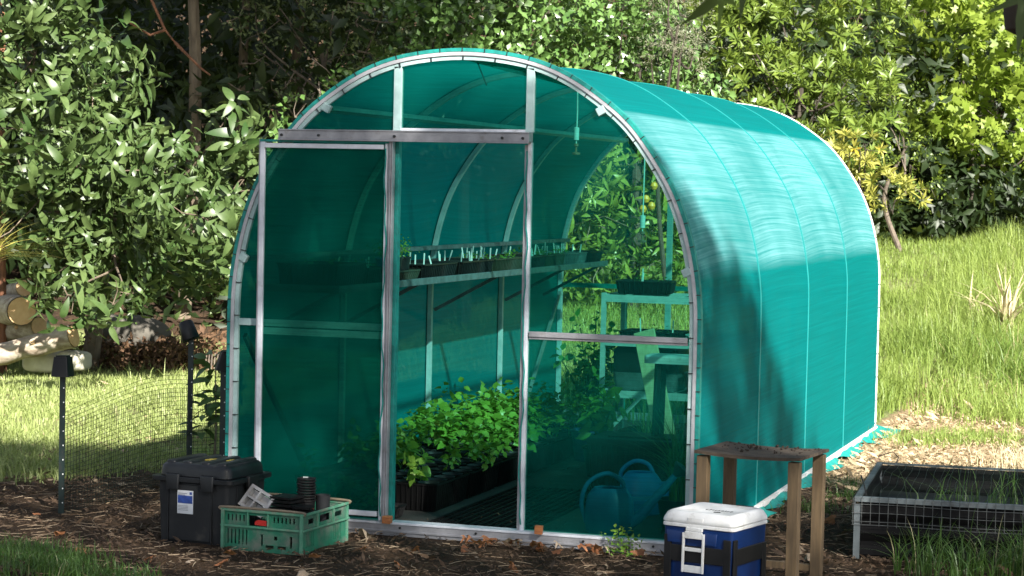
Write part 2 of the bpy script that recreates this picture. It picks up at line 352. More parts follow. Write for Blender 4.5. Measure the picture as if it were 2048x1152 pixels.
def twig(lf, n=8, length=.25, ang=60, spread=1.0, rosette=False, seed=0, jit=.25, stem=.12):
    g = np.random.default_rng(seed); Vs, Fs, ids = [], [], []; off = 0
    for i in range(n):
        t = (i+.5)/n; a = R(137.5*i)+g.normal(0, .3)
        el = R(ang*(1.0 if rosette else 1.15-.5*t))+g.normal(0, jit)
        if rosette: el = R(20+ang*(1-t*.9))+g.normal(0, jit*.5)
        V = lf[0]*(g.uniform(.7, 1.1)*(1 if rosette else 1-.25*t)); V = V @ rotm(0, g.normal(0, .5), 0).T
        V = V @ rotm(math.pi/2-el).T @ rotm(0, 0, a).T     # blade raised from the horizontal
        z0 = length*(.85+.15*t) if rosette else length*t
        V = V+np.array([0, 0, z0])+np.array([-math.sin(a), math.cos(a), 0])*stem*.1
        Vs.append(V); Fs.append(lf[1]+off); off += len(V); ids.append(np.full(len(V), i))
    return np.vstack(Vs), np.vstack(Fs), np.concatenate(ids), n
def scatter(tw, P, D, S, g, tintf=None):
    """instances of the twig templates at P with axis D and scale S, as one array mesh"""
    VV, FF, TT = [], [], []; off = 0
    pick = g.integers(0, len(tw), len(P))
    for k, (V, F, ids, nl) in enumerate(tw):
        I = np.where(pick == k)[0]
        if not len(I): continue
        d = D[I]/np.linalg.norm(D[I], axis=1)[:, None]
        rnd = g.normal(size=(len(I), 3)); x = np.cross(d, rnd); x /= np.linalg.norm(x, axis=1)[:, None]; y = np.cross(d, x)
        Mx = np.stack([x, y, d], axis=2)*S[I][:, None, None]
        W = np.einsum('nij,vj->nvi', Mx, V)+P[I][:, None, :]
        base = g.beta(2.0, 2.2, len(I)) if tintf is None else tintf[I]
        tl = np.clip(base[:, None]*.6+g.random((len(I), nl))*.42, 0, 1)
        VV.append(W.reshape(-1, 3)); TT.append(tl[:, ids].ravel())
        FF.append((F[None]+(np.arange(len(I))*len(V))[:, None, None]).reshape(-1, F.shape[1])+off); off += len(I)*len(V)
    return np.vstack(VV), np.vstack(FF), np.concatenate(TT)
def lump_points(lumps, dens, g, shell=.55, up=.25, out=1.0, rnd=.5):
    P, D = [], []
    for c, r in lumps:
        r = np.array(r)*np.ones(3); n = int(dens*(r[0]*r[1]+r[1]*r[2]+r[0]*r[2])/3*12)
        d = g.normal(size=(n, 3)); d /= np.linalg.norm(d, axis=1)[:, None]
        rad = shell+(1.12-shell)*g.random(n)**.6
        P.append(np.array(c)+d*rad[:, None]*r); D.append(d*out+g.normal(size=(n, 3))*rnd+np.array([0, 0, up]))
    return np.vstack(P), np.vstack(D)
def tree(name, label, cat, base, lumps, tw, dens, lmat, bmat, size=1.0, group=None, trunk_r=.09, limb_r=.018, shell=.55, up=.25, rnd=.5, seed=1, top=None, extra=None, parts=('crown', 'trunk'), limb_from=(.45, .9)):
    if base is None:
        q = np.mean([c for c, r in lumps], 0); base = gpt(q[0], q[1])
    g = np.random.default_rng(seed); t = thing(name, label, cat, base, 0, group); b0 = np.array(base, float)
    P, D = lump_points(lumps, dens, g, shell, up, rnd=rnd)
    V, F, T = scatter(tw, P-b0, D, g.uniform(.75, 1.2, len(P))*size, g)
    np_mesh(parts[0], V, F, lmat, t, T)
    m = MB(); cs = np.array([c for c, r in lumps]); tp = np.array(top if top is not None else cs.mean(0))
    mid = (b0+tp)/2+np.array([g.normal(0, .12), g.normal(0, .1), 0])
    m.tube(spline([(0, 0, -.1), mid-b0, tp-b0], 6), np.linspace(trunk_r, trunk_r*.45, 13), 8)
    for c, r in lumps:
        c = np.array(c); f = g.uniform(*limb_from); s = b0+(tp-b0)*f
        m.tube(spline([s-b0, (s+c)/2-b0+g.normal(0, .12, 3), c-b0+g.normal(0, .1, 3)], 4), np.linspace(limb_r, limb_r*.3, 9), 5)
        for k in range(3):
            e = c+g.normal(0, 1, 3)*np.array(r)*.6; m.tube([c-b0, (c+e)/2-b0+g.normal(0, .05, 3), e-b0], [limb_r*.35, limb_r*.25, limb_r*.12], 4)
    if extra: extra(m, b0)
    m.build(parts[1], bmat, t, smooth=True)
    return t
def blades(P, H, lean, width, g, bend=.5, seg=2):
    """grass blades: base points P, heights H, tapered ribbons bending over"""
    n = len(P); a = g.random(n)*2*math.pi; dirx = np.stack([np.cos(a), np.sin(a), 0*a], 1)
    b = a+math.pi/2+g.normal(0, .5, n); side = np.stack([np.cos(b), np.sin(b), 0*b], 1); ln = lean*g.random(n)**.7
    V = np.zeros((n, 2*seg+1, 3))
    for i in range(seg+1):
        t = i/seg; c = P+dirx*(H*ln*t**(1+bend*1.5))[:, None]+np.array([0, 0, 1])*(H*t*(1-.45*ln*t*bend))[:, None]
        wd = (width*(1-t**1.6))[:, None]
        if i < seg: V[:, 2*i] = c-side*wd/2; V[:, 2*i+1] = c+side*wd/2
        else: V[:, 2*i] = c
    F = []
    for i in range(seg-1): F += [(2*i, 2*i+1, 2*i+3, 2*i+2)]
    tips = [(2*seg-2, 2*seg-1, 2*seg, 2*seg)]
    # all faces as triangles so one array serves
    T = []
    for q in F: T += [(q[0], q[1], q[2]), (q[0], q[2], q[3])]
    T += [(2*seg-2, 2*seg-1, 2*seg)]
    T = np.array(T); FF = (T[None]+(np.arange(n)*(2*seg+1))[:, None, None]).reshape(-1, 3)
    tint = np.repeat(np.clip(g.beta(2.2, 2.2, n), 0, 1), 2*seg+1)
    return V.reshape(-1, 3), FF, tint

# ------------------------------------------------------------------ ground
def sstep(a, b, x): t = np.clip((x-a)/(b-a), 0, 1); return t*t*(3-2*t)
def wob(x, y): return .35*np.sin(1.7*x+.6*y)+.25*np.sin(2.9*y-1.3*x+1)+.18*np.sin(5.1*x+4.3*y)
def height(x, y):
    x = np.asarray(x, float); y = np.asarray(y, float)
    h = .095*np.clip(y-8.0, 0, 14)+.42*np.clip(y-22-0.2*x, 0, 40)
    h = h+.10*np.clip(y-9-.3*(x+6), 0, 12)*sstep(-3.0, -5.5, x)
    f = sstep(1.0, 4.0, np.hypot(np.clip(np.abs(x-1.2)-1.3, 0, 99), np.clip(np.abs(y-2.9)-3, 0, 99)))
    return h+.03*np.sin(.9*x+.4)*np.sin(.8*y)*f
def grassy(x, y):
    """1 where grass grows, 0 on bare ground"""
    wv = wob(x, y)
    left = sstep(-.3, .9, (y-(0.7+2.0*sstep(-1.7, -.4, x))+.9*wv*.6))*sstep(.1, -.25, x+.1*wv)
    back = sstep(6.2, 6.8, y+.3*wv)
    right = sstep(7.6, 9.4, y+1.2*wv+.5*(x-3))*sstep(2.3, 2.6, x)
    gr = np.where(x > 2.35, right, np.where((x < -.05), left, back))*(1-sstep(21, 23, y))*(1-sstep(9.2, 9.8, y)*sstep(-2.6, -3.2, x))
    return np.clip(gr, 0, 1)
def strawy(x, y):
    return sstep(2.2, 3.8, y+.5*wob(x, y))*(1-sstep(8.5, 10, y))*sstep(2.2, 2.5, x)
xs = np.unique(np.concatenate([np.arange(-7, 7.01, .1), np.linspace(-60, -7, 14), np.linspace(7, 60, 14)]))
ys = np.unique(np.concatenate([np.arange(-4, 14.01, .1), np.arange(14, 26, .5), np.linspace(-40, -4, 12), np.linspace(26, 90, 24)]))
X, Y = np.meshgrid(xs, ys); Z = height(X, Y)
near = (X > -7) & (X < 7) & (Y > -4) & (Y < 12)
lump = .012*np.sin(X*7+1.3*np.sin(Y*5))*np.sin(Y*6.1+X*2.2)+RNG.normal(0, .004, X.shape)
inside = (X > -.15) & (X < 2.6) & (Y > -.25) & (Y < 6.0)
Z = Z+np.where(near & ~inside, lump, 0)-.002
nx = len(xs); idx = np.arange(nx*len(ys)).reshape(len(ys), nx)
Fq = np.stack([idx[:-1, :-1], idx[:-1, 1:], idx[1:, 1:], idx[1:, :-1]], -1).reshape(-1, 4)
ground = np_mesh('ground', np.stack([X, Y, Z], -1).reshape(-1, 3), Fq, None or M['soil'], smooth=True)
for nm, arr in (('grassy', grassy(X, Y)), ('strawy', strawy(X, Y))):
    a = ground.data.attributes.new(nm, 'FLOAT', 'POINT'); a.data.foreach_set('value', arr.astype(np.float32).ravel())
gm, nt, out = newmat('ground_soil'); b = nt.nodes.new('ShaderNodeBsdfPrincipled'); nt.links.new(b.outputs[0], out.inputs[0]); b.inputs['Roughness'].default_value = .95
b.inputs['Specular IOR Level'].default_value = .15
n1 = noise(nt, 3.0, 6, .7); n2 = noise(nt, 38, 5, .7); n3 = noise(nt, 9, 5, .65)
c = mixc(nt, mapr(nt, n2, .35, .68), (.030, .019, .011), (.11, .068, .040))
c = mixc(nt, mapr(nt, n1, .4, .65), c, (.028, .02, .014))
cs_ = mixc(nt, mapr(nt, n2, .3, .7), (.20, .14, .08), (.42, .32, .19))
ag = nd(nt, 'ShaderNodeAttribute', attribute_name='grassy'); as_ = nd(nt, 'ShaderNodeAttribute', attribute_name='strawy')
c = mixc(nt, mapr(nt, mth(nt, 'ADD', as_.outputs['Fac'], mth(nt, 'MULTIPLY', n3, .5)), .55, .95), c, cs_)
cg = mixc(nt, mapr(nt, n2, .3, .7), (.12, .15, .05), (.26, .28, .12)); cg = mixc(nt, mapr(nt, n3, .5, .7), cg, (.14, .10, .055))
c = mixc(nt, mapr(nt, ag.outputs['Fac'], .25, .75), c, cg); nt.links.new(c, b.inputs['Base Color'])
bp = nt.nodes.new('ShaderNodeBump'); bp.inputs['Distance'].default_value = .03; bp.inputs['Strength'].default_value = .8
nt.links.new(n2, bp.inputs['Height']); nt.links.new(bp.outputs[0], b.inputs['Normal'])
ground.data.materials[0] = gm; ground['kind'] = 'structure'

# ------------------------------------------------------------------ greenhouse
W_, LEN, NB = 2.43, 5.85, 4; BAY = LEN/NB
half = [(0, 0), (0, .35), (0, .70), (.0, 1.03), (.008, 1.25), (.047, 1.48), (.115, 1.69), (.21, 1.865), (.352, 2.055), (.512, 2.19), (.712, 2.31), (.93, 2.38), (1.215, 2.408)]
prof = spline(half+[(W_-x, z) for x, z in half[-2::-1]], 5)
arc = np.concatenate([[0], np.cumsum(np.linalg.norm(np.diff(prof, axis=0), axis=1))])
tn = np.gradient(prof, axis=0); tn /= np.linalg.norm(tn, axis=1)[:, None]; nrm = np.stack([-tn[:, 1], tn[:, 0]], 1)   # outward
def off(d): return prof+nrm*d
house = thing('tunnel_greenhouse', 'arched tunnel greenhouse in teal shade cloth, its sliding front door pushed open to the left', 'greenhouse')
# curved cover
NY = 120; yy = np.linspace(-.02, LEN+.02, NY+1); V, UV = [], []
for y in yy:
    ph = (y/BAY) % 1.0; sag = math.sin(math.pi*ph)**2 if 0 < y < LEN else 0
    curv = sstep(.9, 1.5, prof[:, 1])
    nearp = np.ones(len(prof))
    for px_, pz_ in ((.485, 2.145), (W_-.485, 2.145), (.05, 1.36), (W_-.05, 1.36)): nearp = nearp*(1-np.exp(-((prof[:, 0]-px_)**2+(prof[:, 1]-pz_)**2)/.02))
    d = .012-(.016*curv*nearp+.002)*sag + .0025*np.sin(arc*9+y*4)*sag
    q = prof+nrm*np.asarray(d)[:, None]
    for i in range(len(q)): V.append((q[i, 0], y, q[i, 1])); UV.append((y, arc[i]+.03*math.sin(math.pi*ph)*curv[i]))
m = len(prof); i0 = np.arange((NY+1)*m).reshape(NY+1, m); F = np.stack([i0[:-1, :-1], i0[1:, :-1], i0[1:, 1:], i0[:-1, 1:]], -1).reshape(-1, 4)
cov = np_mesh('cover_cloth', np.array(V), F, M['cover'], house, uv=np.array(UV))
def band(d0, d1, y0, y1, lo=0, hi=None):
    a, b = off(d0)[lo:hi], off(d1)[lo:hi]; k = len(a); mb = MB()
    V = [(p[0], y, p[1]) for y in (y0, y1) for q in (a, b) for p in q]
    F = []
    for i in range(k-1):
        F += [(i, i+1, k+i+1, k+i), (2*k+i, 3*k+i, 3*k+i+1, 2*k+i+1), (i, 2*k+i, 2*k+i+1, i+1), (k+i, k+i+1, 3*k+i+1, 3*k+i)]
    F += [(0, k, 3*k, 2*k), (k-1, 3*k-1, 4*k-1, 2*k-1)]
    return mb.add(V, F)
lo_clip = int(np.argmin(np.abs(arc-0)))
M['hoopalu'] = pm('bright_aluminium', (.50, .51, .54), (.36, .37, .40), rough=.45, metal=.3, scale=12, dirt=(.22, .2, .18), dirt_lo=.6)
# front hoop: metal channel, outer cloth hem, inner pale batten, dark clips
o = band(-.014, .004, -.026, .024).build('hoop', M['hoopalu'], house, smooth=True)
band(.0045, .022, -.028, .012).build('cloth_hem', M['hem'], o, smooth=True)
band(-.036, -.0145, -.018, .006).build('batten', M['batten'], o, smooth=True)
def ticks(y0, y1, d0, d1, step, ph, parent):
    s = ph
    while s < arc[-1]:
        i = int(np.searchsorted(arc, s)); i = min(max(i, 1), len(arc)-1); f = (s-arc[i-1])/(arc[i]-arc[i-1])
        p = prof[i-1]*(1-f)+prof[i]*f; n_ = nrm[i]; a = p+n_*d0; b2 = p+n_*d1
        MB().bar((a[0], (y0+y1)/2, a[1]), (b2[0], (y0+y1)/2, b2[1]), .0045, y1-y0, up=(0, 1, 0)).build('clip', M['clip'], parent); s += step
ticks(-.030, -.012, .004, .0235, .115, 0, o); ticks(-.024, -.004, -.038, -.012, .17, .05, o)
M['strap'] = pm('hoop_glow_teal', (.004, .225, .225), (.003, .20, .20), rough=.5, scale=20)  # paler teal stands in for the glow along the hoops
for k in range(1, NB):
    o = band(-.024, .003, k*BAY-.016, k*BAY+.016).build('hoop', M['batten'], house, smooth=True)
    band(.0125, .0165, k*BAY-.011, k*BAY+.009).build('hoop_glow_strip', M['strap'], o, smooth=True)  # added strip, no real tape: paints the light line over the hoop
o = band(-.022, .004, LEN-.02, LEN+.03).build('hoop', M['alu_white'], house, smooth=True)
band(.0045, .018, LEN-.005, LEN+.032).build('batten', M['whitep'], o, smooth=True); ticks(LEN-.01, LEN+.036, .01, .022, .17, 0, o)
def inner(z):   # x of the left inside surface at height z
    h = prof[:len(prof)//2+1]; return float(np.interp(z, h[:, 1], h[:, 0]))
for x, z in ((.50, 2.125), (W_-.50, 2.125), (.058, 1.36), (W_-.058, 1.36)):
    MB().bar((x, .02, z), (x, LEN, z), .024, .045, up=(1, 0, .3) if z > 2 else (1, 0, 0)).build('purlin', M['steel'] if z < 2 else M['batten'], house)
    MB().box((x, -.012, z+.005), (.045, .03, .04), rotm(0, .5 if x < 1 else -.5)).build('purlin_bracket', M['batten'], house, bevel=.004)
# diagonal corner braces
for x in (.03, W_-.03):
    for y0, y1 in ((.08, 1.05), (LEN-.08, LEN-1.05)):
        MB().bar((x, y0, .96), (x, y1, .03), .03, .018, up=(1, 0, 0)).build('diagonal_brace', M['alu'] if y0 > 1 else M['clip'], house)  # front pair coloured black in place of the shade on them
# sill, posts, header, rails
X1, X2 = .88, 1.57
sb = MB().bb((0, -.045, 0), (W_, .035, .0575)); tagm = MB().bb((0, -.05, .058), (W_, .035, .070)).build('sill_cap', M['alu_white'], house, bevel=.002); sb.bb((0, -.052, .018), (W_, -.045, .030))
s = sb.build('sill', M['alu'], house, bevel=.002)
for x in (.55, .95, 1.35, 1.9, 2.25): MB().tube([(x, -.046, .044), (x, -.054, .044)], .006, 8).build('screw', M['clip'], s)
def ztop(x): 
    k = len(prof)//2; return float(np.interp(x, prof[:k+1, 0], prof[:k+1, 1])) if x < W_/2 else float(np.interp(W_-x, prof[:k+1, 0], prof[:k+1, 1]))
for x in (X1, X2):
    p = MB().bb((x-.02, -.018, 2.0205), (x+.02, .02, ztop(x)-.03)).build('post', M['batten'], house, bevel=.002)
    lo = MB().bb((x-.004, -.024, .07), (x+(.014 if x > 1 else .016), .02, 1.972)).build('post', M['alu_white'] if x > 1 else M['hem'], house, bevel=.002)
    MB().bb((x-.020, -.018, .07), (x-.0045, .016, 1.96)).build('edge_seal', M['alu'] if x > 1 else M['clip'], lo)
hd = MB().bb((.27, -.085, 1.972), (X2+.02, -.02, 2.012)); hd.bb((.27, -.088, 2.012), (X2+.02, -.02, 2.020)); hd.bb((.27, -.09, 1.964), (X2+.02, -.08, 1.972))
hd = hd.build('door_track', M['alu'], house, bevel=.002)
MB().bb((X1+.02, -.015, 2.0205), (X2-.02, .015, 2.034)).build('lintel', M['alu_white'], house)
for x in (.29, .49, .895, 1.455, 1.56): MB().tube([(x, -.084, 1.99), (x, -.094, 1.99)], .007, 8).build('screw', M['clip'], hd)
MB().bb((.03, -.012, 1.02), (X1-.02, .014, 1.055)).build('mid_rail', M['batten'], house, bevel=.002)
r_ = MB().bb((X2+.02, -.020, 1.024), (W_-.045, .014, 1.050)); r_.bb((X2+.02, -.012, 1.012), (W_-.045, .01, 1.0235)); r_.build('mid_rail', M['alu'], house, bevel=.002)
def arch_poly(x0, x1, z0, ins=.02):
    q = off(-ins); q = q[(q[:, 0] > x0) & (q[:, 0] < x1) & (q[:, 1] > z0)]
    def zt(x): 
        h = off(-ins); k = len(h)//2
        xx = x if x < W_/2 else W_-x; return float(np.interp(xx, h[:k+1, 0], h[:k+1, 1]))
    P = [(x0, z0)] if x0 > .1 else []
    if x0 > .1: P.append((x0, zt(x0)))
    else: P.append((q[0, 0], z0))
    P += [tuple(p) for p in q[1 if x0 <= .1 else 0:]]
    if x1 < W_-.1: P += [(x1, zt(x1)), (x1, z0)]
    else: P += [(q[-1, 0], z0)]
    return P
def sheet(name, poly, y, mat, parent):
    me = bpy.data.meshes.new(name); me.from_pydata([(x, y, z) for x, z in poly], [], [tuple(range(len(poly)))]); me.update(); me.materials.append(mat)
    return link(bpy.data.objects.new(name, me), parent)
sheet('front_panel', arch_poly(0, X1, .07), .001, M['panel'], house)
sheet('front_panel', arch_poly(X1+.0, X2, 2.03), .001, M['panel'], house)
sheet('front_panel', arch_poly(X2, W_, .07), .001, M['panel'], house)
# cloth folded over at the crown, and its loose ties
cf = MB(); pts = off(-.03); k0 = len(prof)//2
sel = [p for p in pts if 1.20 < p[0] < 1.86]
cf.prism([(p[0], p[1]) for p in sel]+[(p[0], p[1]-.045*math.sin(math.pi*min(1, (p[0]-1.2)/.62))) for p in sel[::-1]], .004, .012)
cf.build('folded_cloth', M['panel'], house); MB().tube([(1.275, .05, 2.36), (1.33, .03, 2.25)], .004, 5).build('tie', M['clip'], house)
# sliding door
door = MB(); DX0, DX1, DZ0, DZ1 = .165, .86, .075, 1.955
door.bb((DX0, -.07, DZ0), (DX0+.026, -.045, DZ1)); door.bb((DX1-.020, -.07, DZ0), (DX1-.008, -.045, DZ1))
door.bb((DX0+.026, -.072, DZ1-.03), (DX1-.028, -.046, DZ1-.006)); door.bb((DX0+.026, -.072, DZ0+.02), (DX1-.028, -.046, DZ0+.045))
door = door.build('door', M['alu_white'], house, bevel=.003)
ds = MB().bb((DX1-.0075, -.064, .07), (DX1+.020, -.03, DZ1+.01)); ds.bb((DX1+.014, -.069, .07), (DX1+.020, -.064, DZ1+.01)); ds.bb((DX1+.004, -.072, .07), (DX1+.012, -.066, DZ1+.01)); ds.build('door_stile', M['alu'], door, bevel=.002)
MB().bb((DX0-.008, -.064, .07), (DX0-.0005, -.03, DZ1+.015)).build('door_stile', M['alu'], door)
MB().bb((DX0, -.07, DZ1+.0005), (DX1, -.035, DZ1+.012)).build('door_cloth_hem', M['hem'], door)
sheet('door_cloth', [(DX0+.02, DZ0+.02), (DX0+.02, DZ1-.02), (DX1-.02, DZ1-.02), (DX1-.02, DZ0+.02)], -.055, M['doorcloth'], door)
MB().bb((DX0+.027, -.053, .982), (DX1-.022, -.040, 1.016)).build('door_mid_rail', M['batten'], door)
# loose cloth edge wrapping the stiles
for x, s_ in ((DX1-.012, 1), (X2-.004, 1)):
    zz = np.linspace(.1, 1.93, 40); P = [(x+.006*math.sin(z*9+s_)+.004*math.sin(z*31), -.074 if x < 1 else -.026, z) for z in zz]
    MB().tube(P, .004, 5).build('cloth_edge', M['hem'], house)
# side base rails and skirt
MB().bb((W_+.014, .8, .03), (W_+.034, LEN, .058)).build('base_rail', M['whitep'], house)
MB().bb((-.03, .3, .02), (-.014, LEN, .05)).build('base_rail', M['alu'], house)
g = np.random.default_rng(5); n = 90; V = []
for i in range(n+1):
    y = .25+(LEN+.12-.25)*i/n; e = .05+.04*math.sin(i*.5)+.03*math.sin(i*1.3+1)+g.normal(0, .01)
    if i > n-9: e += .10
    if i < 20: e += .05*math.sin(i*.4)
    for k in range(4): t = k/3; V.append((W_+.012+.016*(t > 0)+e*t, y+(.10*t if i > n-4 else 0), .045*(1-t)**2+.012+.012*math.sin(i*.9+k)*t))
i0 = np.arange((n+1)*4).reshape(n+1, 4); F = np.stack([i0[:-1, :-1], i0[1:, :-1], i0[1:, 1:], i0[:-1, 1:]], -1).reshape(-1, 4)
np_mesh('cloth_skirt', np.array(V), F, M['hem'], house)
# back end frame, left uncovered
for x in (X1-.02, X2+.02): MB().bb((x-.02, LEN-.015, .06), (x+.02, LEN+.02, ztop(x)-.03)).build('post', M['batten'], house)
MB().bb((.5, LEN-.012, .06), (.54, LEN+.015, 1.02)).build('post', M['hem'], house)
MB().bb((.02, LEN-.012, 1.0), (W_-.02, LEN+.014, 1.035)).build('mid_rail', M['hem'], house)
MB().bb((.02, LEN-.02, 0), (W_-.02, LEN+.02, .06)).build('sill', M['alu'], house)
tag(MB().bb((.03, .04, .0), (W_-.03, LEN-.03, .006)).build('weed_mat', M['weedmat']), 'black woven weed mat covering the greenhouse floor', 'floor mat')
gm_ = MB()
for i in range(13): gm_.bb((.95+i*.045, .35, .007), (.965+i*.045, 1.9, .02))
for i in range(32): gm_.bb((.95, .35+i*.049, .008), (1.505, .358+i*.049, .017))
tag(gm_.build('grid_mat', M['bedwall']), 'black ridged grid mat lying inside the open doorway', 'mat')
for k, x in enumerate((.89, 1.68)):
    tag(MB().box((x, -.07, .085 if k == 0 else .088), (.042, .05, .036) if k == 0 else (.038, .03, .042), rotm(0, .05, .1)).build('wood_block', M['block'], bevel=.002),
        ('small pale wood block wedged under the foot of the sliding door', 'small orange wood block standing on the sill in front of the watering can')[k], 'wood block', 'wood blocks on the sill')

# hanging misters
def mister(x, y, ztop_, zbot, label, big=False):
    t = thing('hanging_mister', label, 'mister', (x, y, zbot), 0, 'misters hanging from the roof')
    h = ztop_-zbot
    MB().tube([(0, 0, .03), (.003, 0, h*.6), (0, 0, h)], .0035, 5).build('cord', M['labelp'], t)
    zs = [.11] if not big else [.11, h-.12]
    for z in zs: MB().lathe([(0, z-.035), (.014, z-.033), (.015, z+.03), (0, z+.034)], 10).build('weight', M['whitep'], t, smooth=True)
    MB().lathe([(0, 0), (.022, .002), (.022, .012), (.006, .016), (.005, .04), (.012, .045), (.012, .058), (0, .06)], 12).build('nozzle', M['brass'] if not big else M['can'], t, smooth=True)
mister(1.63, .6, 2.30, 1.925, 'white cord mister with a brass disc, leftmost of the three hanging from the roof')
mister(1.80, 1.2, 2.22, 1.97, 'short white mister, middle of the three, close behind the front arch')
mister(1.94, .8, 2.14, 1.48, 'longest white mister with two weights, rightmost of the three')

# ------------------------------------------------------------------ left bench
bench = thing('long_bench', 'long narrow bench shelf along the left wall carrying rows of seed trays', 'bench', (0, 0, 0))
bt = MB().bb((.035, .2, 1.198), (.485, 5.4, 1.215)); bt.build('bench_top', M['ply'], bench)
MB().bb((.4855, .2, 1.188), (.505, 5.4, 1.226)).build('front_rail', M['steel'], bench, bevel=.002)
MB().bb((.035, .185, 1.188), (.505, .1995, 1.226)).build('end_rail', M['steel'], bench)
for k in range(5):
    y = max(.25, min(5.3, k*BAY)); MB().bar((.46, y, 1.19), (.04, y, .96), .02, .02).build('bracket', M['steel'], bench)
def tray_mesh(w_, d_, h_, t_=.006):
    m = MB(); 
    o1 = [(-w_/2, -d_/2), (w_/2, -d_/2), (w_/2, d_/2), (-w_/2, d_/2)]; i_ = .9
    V = [(x*i_, y*i_, 0) for x, y in o1]+[(x, y, h_) for x, y in o1]+[(x-math.copysign(t_, x), y-math.copysign(t_, y), h_) for x, y in o1]+[((x-math.copysign(t_, x))*.97, (y-math.copysign(t_, y))*.97, h_-.02) for x, y in o1]
    F = [(3, 2, 1, 0)]+[(i, (i+1) % 4, (i+1) % 4+4, i+4) for i in range(4)]+[(i+4, (i+1) % 4+4, (i+1) % 4+8, i+8) for i in range(4)]+[(i+8, (i+1) % 4+8, (i+1) % 4+12, i+12) for i in range(4)]
    m.add(V, F)
    for a, b in ((0, 1), (1, 2), (2, 3), (3, 0)): m.bar((*o1[a], h_-.004), (*o1[b], h_-.004), .01, .008)
    n = max(3, int(w_/.03))
    for k in range(n):
        for yy_, s_ in ((-d_/2, -1), (d_/2, 1)):
            x = -w_/2+w_*(k+.5)/n; m.bar((x*.92, yy_*.93+s_*.001, .008), (x, yy_+s_*.001, h_-.01), .006, .006)
    n = max(3, int(d_/.03))
    for k in range(n):
        for xx_, s_ in ((-w_/2, -1), (w_/2, 1)):
            y = -d_/2+d_*(k+.5)/n; m.bar((xx_*.93+s_*.001, y*.92, .008), (xx_+s_*.001, y, h_-.01), .006, .006)
    return m
lab_me = None
SEEDL = [twig(leaf(.028, .02, 2, .1, .3), 6, .04, 65, seed=s, rosette=False) for s in range(3)]
BIGSEED = [twig(leaf(.062, .048, 3, .15, .45, .8), 7, .11, 78, seed=s, jit=.3) for s in range(5)]
def tray(name, label, loc, dims, mat, rz=0, labels=0, sprouts=0, group='seed trays on the long bench', lean=.18, sd=0, lh=(.055, .09), soil=True, cat='seed tray'):
    global lab_me
    g = np.random.default_rng(sd+50); t = thing(name, label, cat, loc, rz, group); w_, d_, h_ = dims
    tray_mesh(w_, d_, h_).build('tray_body', mat, t)
    if soil: MB().bb((-w_/2+.007, -d_/2+.007, h_-.024), (w_/2-.007, d_/2-.007, h_-.014)).build('soil', M['soil'], t)
    for k in range(labels):
        if lab_me is None:
            lm = MB(); lm.bb((-.004, -.001, -.02), (.004, .001, .97)); lab_me = lm.build('plant_label', M['labelp'], t).data
            o = [c for c in t.children if c.name.startswith('plant_label')][0]
        else: o = link(bpy.data.objects.new('plant_label', lab_me), t)
        o.location = (g.uniform(-.42, .42)*w_, g.uniform(-.44, .44)*d_, h_-.016); o.scale = (1, 1, g.uniform(*lh)); o.rotation_euler = (g.normal(0, lean), g.normal(0, lean*.6), g.normal(0, .5))
    if sprouts:
        P = np.stack([g.uniform(-.42, .42, sprouts)*w_, g.uniform(-.44, .44, sprouts)*d_, np.full(sprouts, h_-.015)], 1)
        V, F, T = scatter(SEEDL, P, np.tile([0, 0, 1.], (sprouts, 1))+g.normal(0, .15, (sprouts, 3)), g.uniform(.5, 1.2, sprouts), g)
        s = np_mesh('seedlings', V, F, L['seedling'], t, T); s['kind'] = 'stuff'
    return t
Zb = 1.2155
BT = [ # y centre, length, depth, height, mat, labels, sprouts, label
 (-.0+.42, .40, .34, .12, 'blackp', 0, 12, 'deep black tray nearest the front on the long bench behind the sliding door'),
 (.80, .28, .34, .09, 'blackp', 3, 25, 'black tray with sprouts behind the right half of the sliding door'),
 (1.80, .56, .30, .085, 'blackp', 7, 0, 'long black seed tray just inside the doorway on the bench'),
 (2.47, .60, .32, .085, 'blackp', 9, 0, 'second black seed tray from the doorway full of white labels'),
 (3.12, .62, .32, .085, 'brownpot', 9, 20, 'olive black seed tray on the bench beside the right door post'),
 (3.72, .36, .32, .085, 'blackp', 5, 8, 'short black seed tray behind the right door post'),
 (4.14, .44, .32, .085, 'brownpot', 8, 25, 'green tinged seed tray with grassy sprouts far along the bench'),
 (4.66, .50, .32, .085, 'steel', 7, 10, 'pale grey ribbed seed tray near the far end of the bench'),
 (5.15, .36, .32, .085, 'blackp', 2, 0, 'dark tray on the far end of the bench against the leaves')]
for i, (y, l_, d_, h_, mt, nl, ns, lb) in enumerate(BT):
    tray('seed_tray', lb, (.46-d_/2+.02, y, Zb), (d_, l_, h_), M[mt], 0, nl, ns, sd=i)
